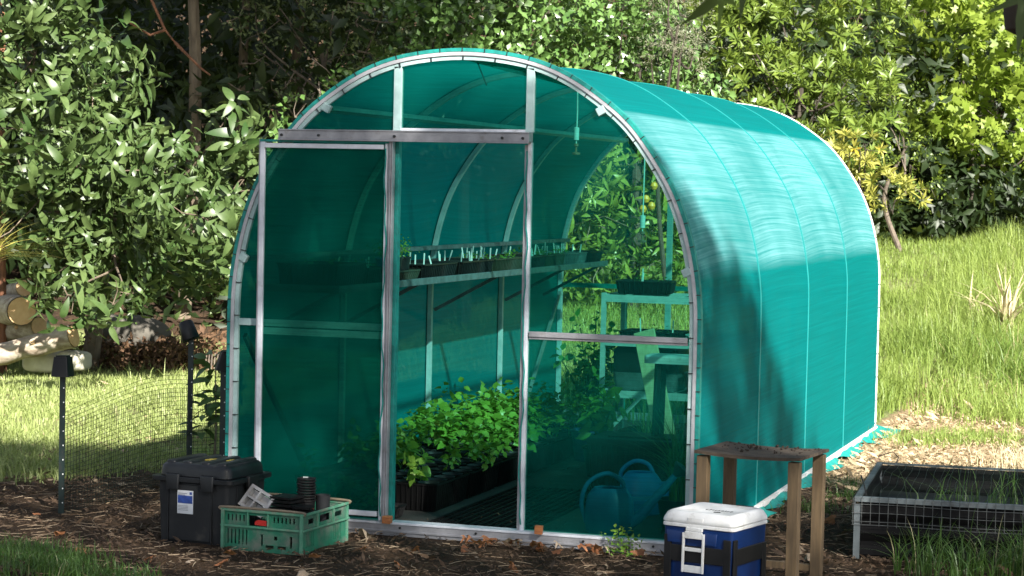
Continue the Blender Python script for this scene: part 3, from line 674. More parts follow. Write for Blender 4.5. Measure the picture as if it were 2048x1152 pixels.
# stacked pots by the doorway with a herb
def pot(label, loc, r, h, mat, group, name='plant_pot'):
    t = thing(name, label, 'plant pot', loc, 0, group)
    MB().lathe([(0, 0), (r*.72, 0), (r*.97, h*.93), (r*1.06, h*.93), (r*1.06, h), (r*.93, h), (r*.9, h*.85), (0, h*.85)], 20).build('pot_body', mat, t, smooth=True)
    MB().lathe([(0, h*.86), (r*.9, h*.86)], 16).build('soil', M['soil'], t)
    return t
tr0 = tray('pot_tray', 'shallow dark tray holding small pots at the doorway end of the bench', (.33, 1.24, Zb), (.28, .46, .06), M['brownpot'], group='seed trays on the long bench', soil=False)
HERB = [twig(leaf(.02, .014, 2, .1, .3), 8, .09, 60, seed=s) for s in range(3)]
for k, (x, y, mt, lb) in enumerate(((.40, 1.11, 'bluepot', 'small blue pot nearest the door edge in the dark tray on the bench'), (.39, 1.24, 'blackp', 'small black pot in the middle of the dark tray with a green herb'), (.39, 1.37, 'blackp', 'small black pot at the far side of the dark tray with a green herb'))):
    t = pot(lb, (x, y, Zb+.012), .058, .12, M[mt], 'small pots at the bench end')
    g = np.random.default_rng(k+3); n = 26; P = np.stack([g.normal(0, .03, n), g.normal(0, .035, n), np.full(n, .11)+g.random(n)*.05], 1)
    V, F, T = scatter(HERB, P, np.tile([0, 0, 1.], (n, 1))+g.normal(0, .45, (n, 3)), g.uniform(.5, 1.1, n), g); np_mesh('herb', V, F, L['seedling'], t, T)

# ------------------------------------------------------------------ floor rows of seedlings
k = 0
rows = [(.66, 1.0), (.66, 1.55), (.66, 2.10), (.66, 2.65), (.66, 3.2), (.66, 3.75), (.24, 1.0), (.24, 1.55), (.24, 2.10), (.24, 2.65), (.24, 3.2), (.24, 3.75)]
words = ['nearest', 'second', 'third', 'fourth', 'fifth', 'farthest']
for k, (x, y) in enumerate(rows):
    g = np.random.default_rng(k+200); i = k % 6; side = 'aisle' if x > .5 else 'cloth wall'
    t = thing('seedling_tray', f'tray of leafy seedlings, {words[i]} from the door in the row beside the {side}', 'seedling tray', (x, y, .006), 0, 'trays of leafy seedlings on the floor')
    tray_mesh(.40, .53, .15, .008).build('tray_body', M['bedwall'], t)
    MB().bb((-.19, -.255, .118), (.19, .255, .130)).build('soil', M['soil'], t); cells = MB()
    for q in range(3):
        for q2 in range(4): cells.lathe([(.050, .130), (.058, .148), (.061, .153), (.055, .145), (.048, .131)], 14, c=(-.127+.127*q, -.195+.13*q2, 0))
    cells.build('pot_rims', M['blackp'], t, smooth=True)
    n = (2, 5, 8, 12, 15, 16)[i] if x > .5 else (8, 11, 15, 18, 20, 20)[i]
    P = np.stack([g.uniform(-.17, .19, n), g.uniform(-.24, .25, n), np.full(n, .15)], 1)
    hh = (.2, .3, .42, .52, .6, .6)[i] if x > .5 else (.28, .38, .52, .66, .72, .72)[i]
    # stems with leaf clusters at several heights
    PP, DD, SS, st = [], [], [], MB()
    for p in P:
        H_ = g.uniform(.12, .30)*hh; tip = p+np.array([g.normal(0, .03), g.normal(0, .03), H_]); st.tube([p, (p+tip)/2+g.normal(0, .006, 3), tip], [.003, .0025, .0015], 4, False)
        for q in range(3): PP.append(p+(tip-p)*(.3+.33*q)); DD.append(np.array([0, 0, 1.])+g.normal(0, .3, 3)); SS.append(g.uniform(.6, 1.25))
    V, F, T = scatter(BIGSEED, np.array(PP), np.array(DD), np.array(SS), g); np_mesh('seedlings', V, F, L['seedling'], t, T)['kind'] = 'stuff'
    st.build('stems', L['seedling'], t)
for x, y, lb in ((.55, .34, 'low black pot tray with sprigs right behind the open door edge'),):
    t = tray('seedling_tray', lb, (x, y, .006), (.42, .40, .07), M['blackp'], sprouts=0, group='trays of leafy seedlings on the floor', cat='seedling tray')
    g = np.random.default_rng(77); n = 30; P = np.stack([g.uniform(-.18, .15, n), g.uniform(-.17, .17, n), .06+g.random(n)*.10], 1)
    V, F, T = scatter(BIGSEED, P, np.tile([0, 0, 1.], (n, 1))+g.normal(0, .4, (n, 3)), g.uniform(.4, .8, n), g); np_mesh('seedlings', V, F, L['darkplant'], t, T)['kind'] = 'stuff'

def potplant(label, loc, r, h, mat, lf, lmat, n, H, spread, cat='potted plant', seed=0, group=None, scale=1.0, curve=.3):
    g = np.random.default_rng(seed); t = thing('potted_plant', label, cat, loc, 0, group)
    MB().lathe([(0, 0), (r*.75, 0), (r*.97, h*.93), (r*1.06, h*.93), (r*1.06, h), (r*.93, h), (r*.9, h*.85), (0, h*.85)], 18).build('pot', mat, t, smooth=True)
    st = MB(); PP, DD = [], []
    for k in range(n):
        a = g.random()*6.28; tip = np.array([math.cos(a)*spread*g.random(), math.sin(a)*spread*g.random(), h+H*g.uniform(.5, 1)])
        b0 = np.array([0, 0, h*.8]); mid = (b0+tip)/2+np.array([0, 0, H*.1]); C_ = spline([b0, mid, tip], 4); st.tube(C_, .004, 4, False)
        for q in range(3, 9, 2): PP.append(C_[q]); DD.append(tip-b0+g.normal(0, .3, 3)*H)
    V, F, T = scatter(lf, np.array(PP), np.array(DD), g.uniform(.7, 1.2, len(PP))*scale, g); np_mesh('leaves', V, F, lmat, t, T); st.build('stem', lmat, t)
    return t
LONGL = [twig(leaf(.13, .045, 4, .2, .7), 7, .12, 75, seed=s) for s in range(3)]
OVAL = [twig(leaf(.10, .055, 3, .25, .5), 6, .10, 80, seed=s) for s in range(3)]
potplant('tall leafy plant in a blue pot behind the right door post', (.98, 3.3, .006), .12, .20, M['bluepot'], BIGSEED, L['seedling'], 12, .75, .22, seed=4, scale=1.2)
potplant('plant with large pale drooping leaves in a black pot right of the door post', (1.25, 2.6, .006), .11, .18, M['blackp'], OVAL, L['seedling'], 7, .38, .20, seed=9)
def tussock(name, label, loc, n, H, lmat, cat, width=.006, lean=1.1, r=.05, seed=0, group=None, pot_=None, seg=5, bend=1.0):
    g = np.random.default_rng(seed); t = thing(name, label, cat, loc, 0, group)
    z0 = 0
    if pot_:
        z0 = pot_[1]*.85; rr, h = pot_[0], pot_[1]; MB().lathe([(0, 0), (rr*.75, 0), (rr, h), (rr*.92, h), (rr*.9, h*.85), (0, h*.85)], 18).build('pot', M['blackp'], t, smooth=True)
    a = g.random(n)*6.28; q = r*np.sqrt(g.random(n)); P = np.stack([q*np.cos(a), q*np.sin(a), np.full(n, z0)], 1)
    V, F, T = blades(P, g.uniform(.5, 1.1, n)*H, lean, np.full(n, width), g, bend=bend, seg=seg); np_mesh('blades', V, F, lmat, t, T, smooth=True)
    return t
tussock('potted_sedge', 'arching grassy sedge in a black pot behind the drooping leaf plant', (1.45, 3.0, .006), 90, .45, L['sedge'], 'sedge', pot_=(.10, .16), seed=3, lean=1.2)
tussock('potted_sedge', 'tall dark green sedge in a pot just inside the right front corner', (2.18, .75, .006), 130, .62, L['tuft'], 'sedge', pot_=(.11, .16), seed=5, lean=1.0, width=.007)
tussock('potted_sedge', 'wiry straw tipped sedge in a pot behind the watering cans', (2.05, 1.35, .006), 60, .60, L['sedge'], 'sedge', pot_=(.10, .15), seed=6, lean=1.6, width=.004)

# ------------------------------------------------------------------ right hand rack and its load
M['rack'] = pm('pale_rack_metal', (.58, .62, .62), (.46, .50, .50), rough=.5, scale=20)
rk = thing('potting_rack', 'pale metal three shelf rack standing near the far right of the greenhouse', 'rack', (1.14, 3.0, .006))
RW, RD = 1.2, .48
for x in (0, RW):
    for y in (0, RD): MB().bb((x-.014, y-.014, 0), (x+.014, y+.014, 1.10)).build('leg', M['rack'], rk)
for z in (1.09, .815, .49):
    s = MB(); s.bb((.0145, -.013, z-.045), (RW-.0145, .005, z)); s.bb((.0145, RD-.005, z-.045), (RW-.0145, RD+.013, z)); s.bb((-.013, .0145, z-.045), (.005, RD-.0145, z)); s.bb((RW-.005, .0145, z-.045), (RW+.013, RD-.0145, z))
    for k in range(9): s.bb((.006+k*.14, .006, z-.012), (.03+k*.14, RD-.006, z-.004))
    s.build('shelf', M['rack'], rk)
MB().bar((.02, -.02, .20), (.26, -.02, .46), .022, .012, up=(0, 1, 0)).build('brace', M['rack'], rk)
tray('seed_tray', 'black seed tray with an upright white label on the top shelf of the rack', (1.36, 3.2, 1.098), (.34, .30, .085), M['blackp'], .12, 2, 6, 'trays on the metal rack', .1, 31, (.06, .10))
tray('seed_tray', 'low black tray with two white labels on the middle shelf of the rack', (1.42, 3.2, .823), (.38, .30, .045), M['blackp'], 0, 2, 4, 'trays on the metal rack', .12, 33, (.07, .12))
tray('seed_tray', 'pale green tray at the right of the middle shelf of the rack', (1.86, 3.2, .823), (.40, .30, .04), M['batten'], 0, 0, 20, 'trays on the metal rack', .12, 34)
t = thing('plastic_tub', 'dark plastic tub with sloping lid on the low shelf of the rack', 'tub', (1.40, 3.22, .498), 0, 'tubs on the metal rack')
MB().rbox((0, 0, 0), .42, .36, .11, .03, .92).build('tub_body', M['steel'], t, smooth=True); MB().rbox((0, 0, .112), .42, .36, .17, .04, 1.0, top=.05).build('lid', M['blackp'], t, smooth=True)
t = thing('plastic_tub', 'ribbed grey tub at the right end of the low shelf of the rack', 'tub', (1.86, 3.22, .498), 0, 'tubs on the metal rack')
tray_mesh(.40, .34, .13).build('tub_body', M['steel'], t)
t = thing('plastic_tub', 'black tub under the rack near its left leg', 'tub', (1.42, 3.15, .006), 0, 'tubs on the floor'); tray_mesh(.34, .34, .24).build('tub_body', M['blackp'], t)
# leaning plank
pk = MB().bar((1.78, 2.35, .01), (1.50, 2.62, .90), .13, .025, up=(0, -1, 0)).build('leaning_plank', M['plank'], bevel=.003)
tag(pk, 'pale wooden plank leaning against the metal rack', 'plank')
st = thing('step_stool', 'white topped stool with dark legs standing in front of the metal rack', 'stool', (1.86, 2.0, .006))
MB().rbox((0, 0, .76), .36, .22, .045, .05, 1.0, top=.012).build('seat', M['whitep'], st, smooth=True)
for x, y in ((-.10, -.06), (.13, -.06), (-.10, .06), (.13, .06)): MB().bar((x, y, .758), (x*1.15, y*1.2, 0), .035, .025).build('leg', M['blackp'], st)
# black crates on the floor
for k, (x, y, w2, d2, h2, lb) in enumerate(((1.72, 1.95, .62, .40, .30, 'large black tub with a flat lid behind the watering cans'), (2.05, 2.55, .40, .36, .42, 'tall black crate beside the right wall behind the lidded tub'))):
    t = thing('black_tub', lb, 'tub', (x, y, .006), 0, 'tubs on the floor'); tray_mesh(w2, d2, h2).build('tub_body', M['blackp'], t)
    l_ = MB().rbox((0, 0, h2+.001), w2+.03, d2+.03, .03, .03, 1.0, top=.01); l_.box((0, 0, h2+.036), (w2*.7, d2*.6, .01)); l_.build('lid', M['greyp'] if k == 0 else M['blackp'], t, smooth=True)
# watering cans
M['can_dark'] = pm('dim_blue_can_plastic', (.006, .12, .26), (.006, .10, .22), rough=.45, scale=5, spec=.3)  # darker copy of the can blue, dimness behind the cloth painted in
def can(label, loc, rz, s, hoop):
    CM = M['can_dark'] if hoop else M['can']
    t = thing('watering_can', label, 'watering can', loc, rz, 'blue watering cans'); t.scale = (s, s, s)
    MB().lathe([(0, 0), (.115, 0), (.13, .02), (.135, .12), (.125, .20), (.10, .235), (.085, .25), (.08, .245), (.095, .22), (0, .215)], 28, sx=1.0, sy=.78).build('can_body', CM, t, smooth=True)
    P = spline([(.10, 0, .05), (.17, 0, .10), (.25, 0, .20), (.36, 0, .335)], 6); MB().tube(P, np.linspace(.038, .017, len(P)), 12).build('spout', CM, t, smooth=True)
    MB().bar((.10, 0, .19), (.235, 0, .20), .02, .016).build('spout_brace', CM, t)
    MB().lathe([(.016, -.01), (.02, .0), (.05, .045), (.052, .055), (0, .066)], 18, c=(.36, 0, .335), rot=rotm(0, R(42))).build('rose', M['rose'], t, smooth=True)
    P = spline([(-.125, 0, .05), (-.155, 0, .16), (-.12, 0, .27), (-.02, 0, .325), (.06, 0, .29), (.085, 0, .23)] if hoop else [(-.11, 0, .14), (-.13, 0, .24), (-.05, 0, .31), (.04, 0, .30), (.085, 0, .23)], 6)
    MB().tube(P, .0125, 10).build('handle', CM, t, smooth=True)
can('large teal blue watering can just inside the sill, seen through the front panel', (1.88, .50, .006), R(8), .93, True)
can('smaller bright blue watering can behind the large one', (1.86, 1.22, .006), R(-6), .90, False)

# ------------------------------------------------------------------ storage bin
def plates(mb, wd, h, t, holes, org, ux, uz, n_):
    """flat wall wd x h with rectangular holes, thickness t, origin org, axes ux, uz, outward n_"""
    xs_ = sorted({0, wd, *[a for q in holes for a in (q[0], q[2])]}); zs_ = sorted({0, h, *[a for q in holes for a in (q[1], q[3])]})
    org, ux, uz, n_ = map(np.array, (org, ux, uz, n_))
    for j in range(len(zs_)-1):
        run = None
        for i in range(len(xs_)):
            solid = i < len(xs_)-1 and not any(q[0]-1e-6 <= xs_[i] and xs_[i+1] <= q[2]+1e-6 and q[1]-1e-6 <= zs_[j] and zs_[j+1] <= q[3]+1e-6 for q in holes)
            if solid and run is None: run = xs_[i]
            if not solid and run is not None:
                a, b = run, xs_[i]; run = None; V = []
                for dn in (0, -t):
                    for (p, q) in ((a, zs_[j]), (b, zs_[j]), (b, zs_[j+1]), (a, zs_[j+1])): V.append(org+ux*p+uz*q+n_*dn)
                mb.add(V, [(0, 1, 2, 3), (7, 6, 5, 4), (0, 4, 5, 1), (1, 5, 6, 2), (2, 6, 7, 3), (3, 7, 4, 0)])
    return mb
bin_ = thing('storage_bin', 'charcoal storage bin with ribbed black lid and a small blue and white sticker', 'storage bin', (-.062, -.70, 0), R(-5))
BW, BD, BH = .395, .37, .318
b = MB().rbox((BW/2, BD/2, 0), BW, BD, BH, .025, .95); b.bb((.07, -.004, .02), (.30, .01, BH-.02)); 
b.build('bin_body', M['greyp'], bin_, smooth=True, bevel=.003)
for a_, b_ in (((.062, -.0065, .012), (.068, .004, BH-.03)), ((.302, -.0065, .012), (.308, .004, BH-.03)), ((BW-.006, .08, .02), (BW+.004, .086, BH-.03)), ((BW-.006, .27, .02), (BW+.004, .276, BH-.03))):
    MB().bb(a_, b_).build('rib', M['greyp'], bin_)
l_ = MB().rbox((BW/2, BD/2, BH-.014), BW+.055, BD+.045, .022, .03, 1.0); l_.rbox((BW/2, BD/2, BH+.010), BW-.005, BD-.01, .062, .045, 1.02, top=.028)
lid = l_.build('lid', M['lidp'], bin_, smooth=True, bevel=.002)
rb = MB()
for x in (.055, .145, .245, .335): rb.rbox((x, BD/2, BH+.060), .05, BD-.06, .022, .012, 1.0, top=.008)
rb.build('lid_rib', M['lidp'], lid, smooth=True)
ys_ = MB().box((.215, .20, BH+.0745), (.16, .05, .003), rotm(0, 0, .3)).build('yellow_sticker', M['yellow'], lid)
for x in (.10, .29): MB().rbox((x, -.022, BH-.05), .075, .018, .075, .008, .9, top=.006).build('latch', M['lidp'], bin_, smooth=True)
MB().rbox((BW+.022, BD*.5, BH-.06), .03, .10, .075, .01, .8, top=.006).build('handle', M['blackp'], bin_, smooth=True)
for k_ in range(7): MB().box((BW+.026, BD*.25+k_*.028, BH+.004+.006*(k_ % 2)), (.012, .02, .012), rotm(0, .3*k_, 0)).build('chipped_edge', M['lidp'], bin_) if k_ < 0 else None
stk = MB().bb((.118, -.0062, .150), (.205, -.0045, .262)).build('sticker', M['paper'], bin_)
i_ = MB().bb((.121, -.0070, .200), (.202, -.0064, .238)); i_.build('sticker_picture', M['ink_blue'], stk)
i_ = MB()
for k_, (a, b2) in enumerate(((.122, .172), (.122, .160))): i_.bb((a, -.0070, .246-.007*k_), (b2, -.0064, .249-.007*k_))
i_.build('sticker_heading', M['ink_grey'], stk); i_ = MB()
for k_ in range(4): i_.bb((.122, -.0070, .187-.007*k_), (.178, -.0064, .189-.007*k_))
MB().bb((.186, -.0070, .243), (.199, -.0064, .256)).build('sticker_seal', M['ink_blue'], stk); i_.build('sticker_text', M['ink_grey'], stk)

# ------------------------------------------------------------------ crate with pots
cr = thing('plastic_crate', 'weathered green vented crate with brown swing bars and a red clip before the bin', 'crate', (.315, -.745, 0), R(-4))
CW, CD, CH = .42, .47, .195; m1 = MB()
low = [(.02+.020*i, .03, .028+.020*i, .10) for i in range(6)]+[(.20, .03, .212, .085), (.355, .03, .367, .085), (.225, .02, .27, .035), (.29, .02, .335, .035), (.270, .062, .288, .080)]
upp = [(.02+.021*i, .14, .029+.021*i, .17) for i in range(5)]+[(.265+.021*i, .145, .275+.021*i, .172) for i in range(6)]+[(.135, .122, .235, .172)]
plates(m1, CW, CH-.01, .006, low+upp, (0, 0, .0), (1, 0, 0), (0, 0, 1), (0, -1, 0))
sh = [(.04+.018*i, .03, .048+.018*i, .10) for i in range(5)]+[(.33+.018*i, .03, .338+.018*i, .10) for i in range(5)]+[(.06, .14, .12, .165), (.18, .135, .29, .17), (.34, .14, .42, .165)]
plates(m1, CD, CH-.01, .006, sh, (CW, 0, 0), (0, 1, 0), (0, 0, 1), (1, 0, 0)); plates(m1, CD, CH-.01, .006, sh, (0, 0, 0), (0, 1, 0), (0, 0, 1), (-1, 0, 0))
plates(m1, CW, CH-.01, .006, low[:5]+upp[:5], (0, CD, 0), (1, 0, 0), (0, 0, 1), (0, 1, 0)); m1.bb((.007, .007, .0), (CW-.007, CD-.007, .006))
m1.build('crate_body', M['crate'], cr)
rm = MB()
for z, t_ in ((CH-.009, .012), (.112, .009)):
    rm.bb((-.012, -.012, z), (CW+.012, -.0065, z+t_)); rm.bb((-.012, CD+.0065, z), (CW+.012, CD+.012, z+t_)); rm.bb((-.012, -.006, z), (-.0065, CD+.006, z+t_)); rm.bb((CW+.0065, -.006, z), (CW+.012, CD+.006, z+t_))
for x in (.13, .238): rm.bb((x, -.0115, .1215), (x+.006, -.0003, CH-.0095))
for y in (.14, .31): rm.bb((CW+.0003, y, .1215), (CW+.0115, y+.006, CH-.0095))
for x, y in ((0, -.009), (CW-.0, -.009), (CW+.001, CD)): rm.box((x, y, .10), (.014, .014, .19))
M['crate_rim'] = pm('worn_crate_rim', (.10, .26, .18), (.05, .19, .12), rough=.65, scale=16, spec=.3, dirt=(.20, .20, .16), dirt_lo=.5)
rm.build('rim', M['crate_rim'], cr, bevel=.001)
for y in (-.006, CD+.004):
    MB().tube(spline([(-.012, y, CH-.005), (-.004, y, CH+.008), (CW*.5, y, CH+.010), (CW, y, CH+.008), (CW+.012, y, CH-.005)], 5), .0065, 8).build('swing_bar', M['bale'], cr, smooth=True)
MB().prism([(.168, .128), (.232, .126), (.232, .150), (.185, .152), (.170, .143)], -.004, .004).build('red_clip', M['red'], cr)
def crate_pt(x, y, z): c_, s_ = math.cos(R(-4)), math.sin(R(-4)); return (.315+c_*x-s_*y, -.745+s_*x+c_*y, z)
def ring_stack(n, r, dz, sq=False, jit=.003, sd=0, flare=1.0):
    g = np.random.default_rng(sd); m = MB()
    for i in range(n):
        c_ = (g.normal(0, jit), g.normal(0, jit), i*dz)
        if sq: m.rbox(c_, r*2, r*2, dz*.62, .006, .96)
        else: m.lathe([(r*.88, 0), (r*1.0, dz*.35), (r*1.06, dz*.4), (r*1.06, dz*.72), (r*.95, dz*.75), (r*.9, dz*.2)], 20, c=c_)
    return m
t = thing('pot_stack', 'tall stack of round black plant pots in the green crate', 'pot stack', crate_pt(.30, .27, .045), R(5), 'pots in the green crate')
a_ = ring_stack(9, .045, .013, sd=1).build('round_pots', M['blackp'], t, smooth=True); a_.location = (0, 0, .17)
MB().lathe([(0, 0), (.034, 0), (.043, .17), (.04, .17), (.032, .01), (0, .01)], 18).build('bottom_pot', M['blackp'], t, smooth=True)
MB().bb((-.012, -.02, .288), (.012, -.012, .292)).build('soil_crumb', M['labelp'], t)
t = thing('pot_stack', 'stack of square black seedling pots beside the clear tray in the crate', 'pot stack', crate_pt(.25, .17, .03), R(-12), 'pots in the green crate')
ring_stack(13, .062, .0175, True, .002, 2).build('square_pots', M['blackp'], t, smooth=True)
t = thing('pot_stack', 'lower stack of square black pots at the right of the crate', 'pot stack', crate_pt(.345, .15, .04), R(8), 'pots in the green crate')
ring_stack(9, .045, .02, True, .003, 3).build('square_pots', M['blackp'], t, smooth=True)
t = thing('plant_pot', 'single upright charcoal pot at the back right of the crate', 'plant pot', crate_pt(.385, .33, .035), 0, 'pots in the green crate')
MB().lathe([(0, 0), (.028, 0), (.036, .21), (.033, .21), (.026, .01), (0, .01)], 18, c=(-.025, 0, 0)).build('pot_body', M['greyp'], t, smooth=True)
t = thing('plant_pot', 'small orange pot squeezed among the black pots in the crate', 'plant pot', crate_pt(.345, .21, .14), 0, 'pots in the green crate')
MB().lathe([(0, 0), (.016, 0), (.02, .045), (.023, .045), (.023, .055), (0, .055)], 14).build('pot_body', M['terracotta'], t, smooth=True)
t = thing('punnet_tray', 'clear plastic cell tray tilted up at the left of the crate', 'cell tray', crate_pt(.115, .11, .225), R(-10)); t.rotation_euler = (R(58), R(22), R(-14))
pt = MB(); plates(pt, .15, .12, .004, [(.015, .065, .06, .105), (.07, .065, .135, .105), (.015, .015, .06, .055), (.07, .015, .135, .055)], (-.075, -.06, .0), (1, 0, 0), (0, 1, 0), (0, 0, 1)); pt.build('tray_rim', M['cleart'], t)
pc = MB()
for a, b2, c_, d_ in ((.015, .065, .06, .105), (.07, .065, .135, .105), (.015, .015, .06, .055), (.07, .015, .135, .055)): pc.bb((a-.075, b2-.06, -.04), (c_-.075, d_-.06, -.037)); pc.bb((a-.075, b2-.0605, -.04), (c_-.075, b2-.0595, -.004)); pc.bb((a-.0755, b2-.06, -.04), (a-.0745, d_-.06, -.004))
pc.build('cell', M['cleart'], t)

# ------------------------------------------------------------------ fence of stakes and net
posts = [(-.906, -.126, .75), (-.849, 1.249, .86), (-.505, .962, .72)]
caps = []
for k, (x, y, h) in enumerate(posts):
    t = thing('fence_stake', ('dark green steel stake with a square black cap at the near corner of the netting', 'tallest dark stake with a tilted round black cap behind the storage bin', 'dark stake with a square tilted black cap right beside the greenhouse')[k], 'stake', (x, y, 0), R(10*k), 'stakes of the netting fence')
    b = MB().bb((-.016, -.003, -.02), (.016, .003, h)); b.bb((-.003, .0032, -.02), (.003, .022, h)); b.build('stake_post', M['stake'], t)
    hb = MB()
    for z in np.arange(.06, h-.03, .075): hb.tube([(0.009, -.0045, z), (0.009, -.003, z)], .0038, 8)
    hb.build('peg_hole', M['labelp'], t)
    c = MB()
    if k != 1: 
        for (r_, z_) in ((.038, 0), (.031, .09)): pass
        c.rbox((0, 0, 0), .062, .062, .085, .006, 1.28); c.rbox((0, 0, .0852), .05, .05, .006, .006, 1.0)
    else: c.lathe([(0, 0), (.042, 0), (.044, .004), (.036, .085), (.03, .094), (0, .096)], 20)
    c = c.build('cap', M['blackp'], t, smooth=True); c.scale = (1.2,)*3; c.location = (0, 0, h-.03); c.rotation_euler = ((0, 0, .1), (R(-8), R(-22), 0), (R(6), R(12), .2))[k]
MB().bar((-.95, -.14, .475), (-.885, -.14, .482), .008, .008).build('tie', M['stake'], [o for o in col.objects if o.name == 'fence_stake'][0])
# netting
net = MB(); A = np.array([-.895, -.12, 0]); B = np.array([-.845, 1.235, 0]); C3 = np.array([-.50, 2.75, 0]); S_ = .026
def net_strip(net, A, B, htop):
    Ln = np.linalg.norm(B-A); n = int(Ln/S_); bow = lambda t: np.array([.02*math.sin(5*t), 0, 0])
    for i in range(n+1):
        t = i/n; p = A+(B-A)*t+bow(t); top = htop(t); net.tube([p+np.array([0, 0, .01]), p+np.array([.008*math.sin(9*t), 0, top*.5]), p+np.array([0, 0, top])], .0014, 3, False)
    z = .012
    while z < max(htop(0), htop(1)):
        P = [A+(B-A)*t+bow(t)+np.array([0, 0, z*(htop(t)/htop(0))]) for t in np.linspace(0, 1, 14)]; 
        net.tube(P, .0014, 3, False); z += S_*.8
net_strip(net, A, B, lambda t: .47+.10*math.sin(t*2.2)); net_strip(net, B, np.array([-.56, 1.9, 0]), lambda t: .53-.06*t)
tag(net.build('garden_netting', M['net']), 'sagging green plastic netting strung between the stakes', 'netting', None)

# young plant beside stakes
BR = [twig(leaf(.15, .065, 4, .25, .55), 6, .16, 72, seed=s) for s in range(4)]
t = thing('young_shrub', 'young broad leaved sapling growing between the two rear stakes', 'sapling', (-.74, 1.35, 0)); g = np.random.default_rng(8)
P = np.array([(g.normal(0, .03), g.normal(0, .03), z) for z in np.linspace(.25, .62, 9)]); V, F, T = scatter(BR, P, np.tile([.1, 0, 1.], (9, 1))+g.normal(0, .35, (9, 3)), g.uniform(.7, 1.1, 9), g)
np_mesh('leaves', V, F, L['darkplant'], t, T); MB().tube([(0, 0, 0), (.01, 0, .3), (0, 0, .66)], [.008, .006, .003], 6).build('stem', M['bark_grey'], t)

# ------------------------------------------------------------------ timber stand
tb = thing('timber_stand', 'rough timber stand with soil-stained plywood top on four posts by the front corner', 'table', (2.56, -.58, 0), R(-8))
TW, TD, TH = .5, .42, .585; tp = MB(); nx_ = 12; 
V = []
for j in range(2):
    for i in range(nx_+1):
        x = TW*i/nx_; z = TH-.010*math.sin(math.pi*i/nx_)
        for zz in (z-.014, z): V.append((x, TD*j, zz))
V = np.array(V); F = []
for i in range(nx_):
    a = 2*i; b2 = 2*(nx_+1)+2*i; F += [(a+1, a+3, b2+3, b2+1), (a, b2, b2+2, a+2), (a, a+2, a+3, a+1), (b2, b2+1, b2+3, b2+2)]
F += [(0, 1, 2*(nx_+1)+1, 2*(nx_+1)), (2*nx_, 2*(nx_+1)+2*nx_, 2*(nx_+1)+2*nx_+1, 2*nx_+1)]
MB().add(V, F).build('top', M['ply'], tb)
cr_ = MB(); g = np.random.default_rng(4)
for k in range(60): q = g.uniform(.003, .010); cr_.box((g.uniform(.02, TW-.02), g.beta(3, 1.2)*TD*.97, TH-.006+q*.2), (q*1.5, q, q), rotm(*g.uniform(0, 3, 3)))
cr_.build('soil_crumbs', M['soil'], tb)['kind'] = 'stuff'
for x, y in ((.034, .034), (TW-.034, .034), (.034, TD-.034), (TW-.034, TD-.034)): MB().bb((x-.026, y-.022, -.02), (x+.026, y+.022, TH-.0245)).build('leg', M['timber'], tb, bevel=.003)
MB().bb((.06, TD-.05, .02), (TW-.06, TD-.025, .05)).build('stretcher', M['timber'], tb)

# ------------------------------------------------------------------ cooler
ck = thing('cooler_box', 'blue cooler box with scuffed white lid and white front latch, before the timber stand', 'cooler box', (2.60, -1.30, 0), R(-14))
QW, QD, QH = .325, .33, .362
b = MB().rbox((QW/2, QD/2, 0), QW, QD, QH-.012, .02, .93); ck_b = b.build('cooler_body', M['cooler_blue'], ck, smooth=True, bevel=.003)
t_ = MB(); 
t_.bb((.012, -.004, .205), (QW-.012, .004, .275)); t_.bb((QW-.004, .02, .205), (QW+.004, QD-.02, .275)); t_.bb((-.004, .02, .205), (.004, QD-.02, .275))
for x in (.008, QW-.042): t_.bb((x, -.0055, .012), (x+.034, .003, .315))
t_.bb((QW-.003, .006, .012), (QW+.0055, .04, .315)); t_.bb((QW-.003, QD-.05, .012), (QW+.0055, QD-.012, .275))
t_.build('black_band', M['blackp'], ck_b, bevel=.003)
for x0_, x1_ in ((.02, .115), (.195, .255)): MB().rbox(((x0_+x1_)/2, -.003, .285), x1_-x0_, .012, .05, .004, .9, top=.003).build('moulded_lug', M['cooler_blue'], ck_b, smooth=True)
MB().rbox((QW/2, QD/2, QH-.011), QW+.012, QD+.012, .014, .024, 1.0).build('rim', M['whitep'], ck, smooth=True, bevel=.002)
def ring_(w2, d2, r, z, cx=QW/2, cy=QD/2, n=4):
    P = []
    for a_, b_, a0 in ((w2/2-r, d2/2-r, 0), (-w2/2+r, d2/2-r, 90), (-w2/2+r, -d2/2+r, 180), (w2/2-r, -d2/2+r, 270)):
        for q in range(n+1): P.append((cx+a_+r*math.cos(R(a0+90*q/n)), cy+b_+r*math.sin(R(a0+90*q/n)), z))
    return P
rings = [ring_(QW+.004, QD+.004, .024, QH+.004), ring_(QW+.014, QD+.012, .026, QH+.010), ring_(QW+.010, QD+.010, .026, QH+.022), ring_(QW-.012, QD-.012, .028, QH+.045), ring_(QW-.034, QD-.034, .026, QH+.052), ring_(QW-.055, QD-.055, .02, QH+.0525), ring_(QW-.062, QD-.062, .02, QH+.0495)]
m_ = len(rings[0]); V = [p for q in rings for p in q]; F = [(i*m_+k, i*m_+(k+1) % m_, (i+1)*m_+(k+1) % m_, (i+1)*m_+k) for i in range(len(rings)-1) for k in range(m_)]+[tuple((len(rings)-1)*m_+k for k in range(m_)), tuple(range(m_-1, -1, -1))]
lid = MB().add(V, F).build('lid', M['whitep'], ck, smooth=True)
hh_ = MB().rbox((QW/2-.01, -.001, QH+.014), .075, .012, .018, .004, 1.0, top=.003).build('lid_lug', M['whitep'], lid, smooth=True)
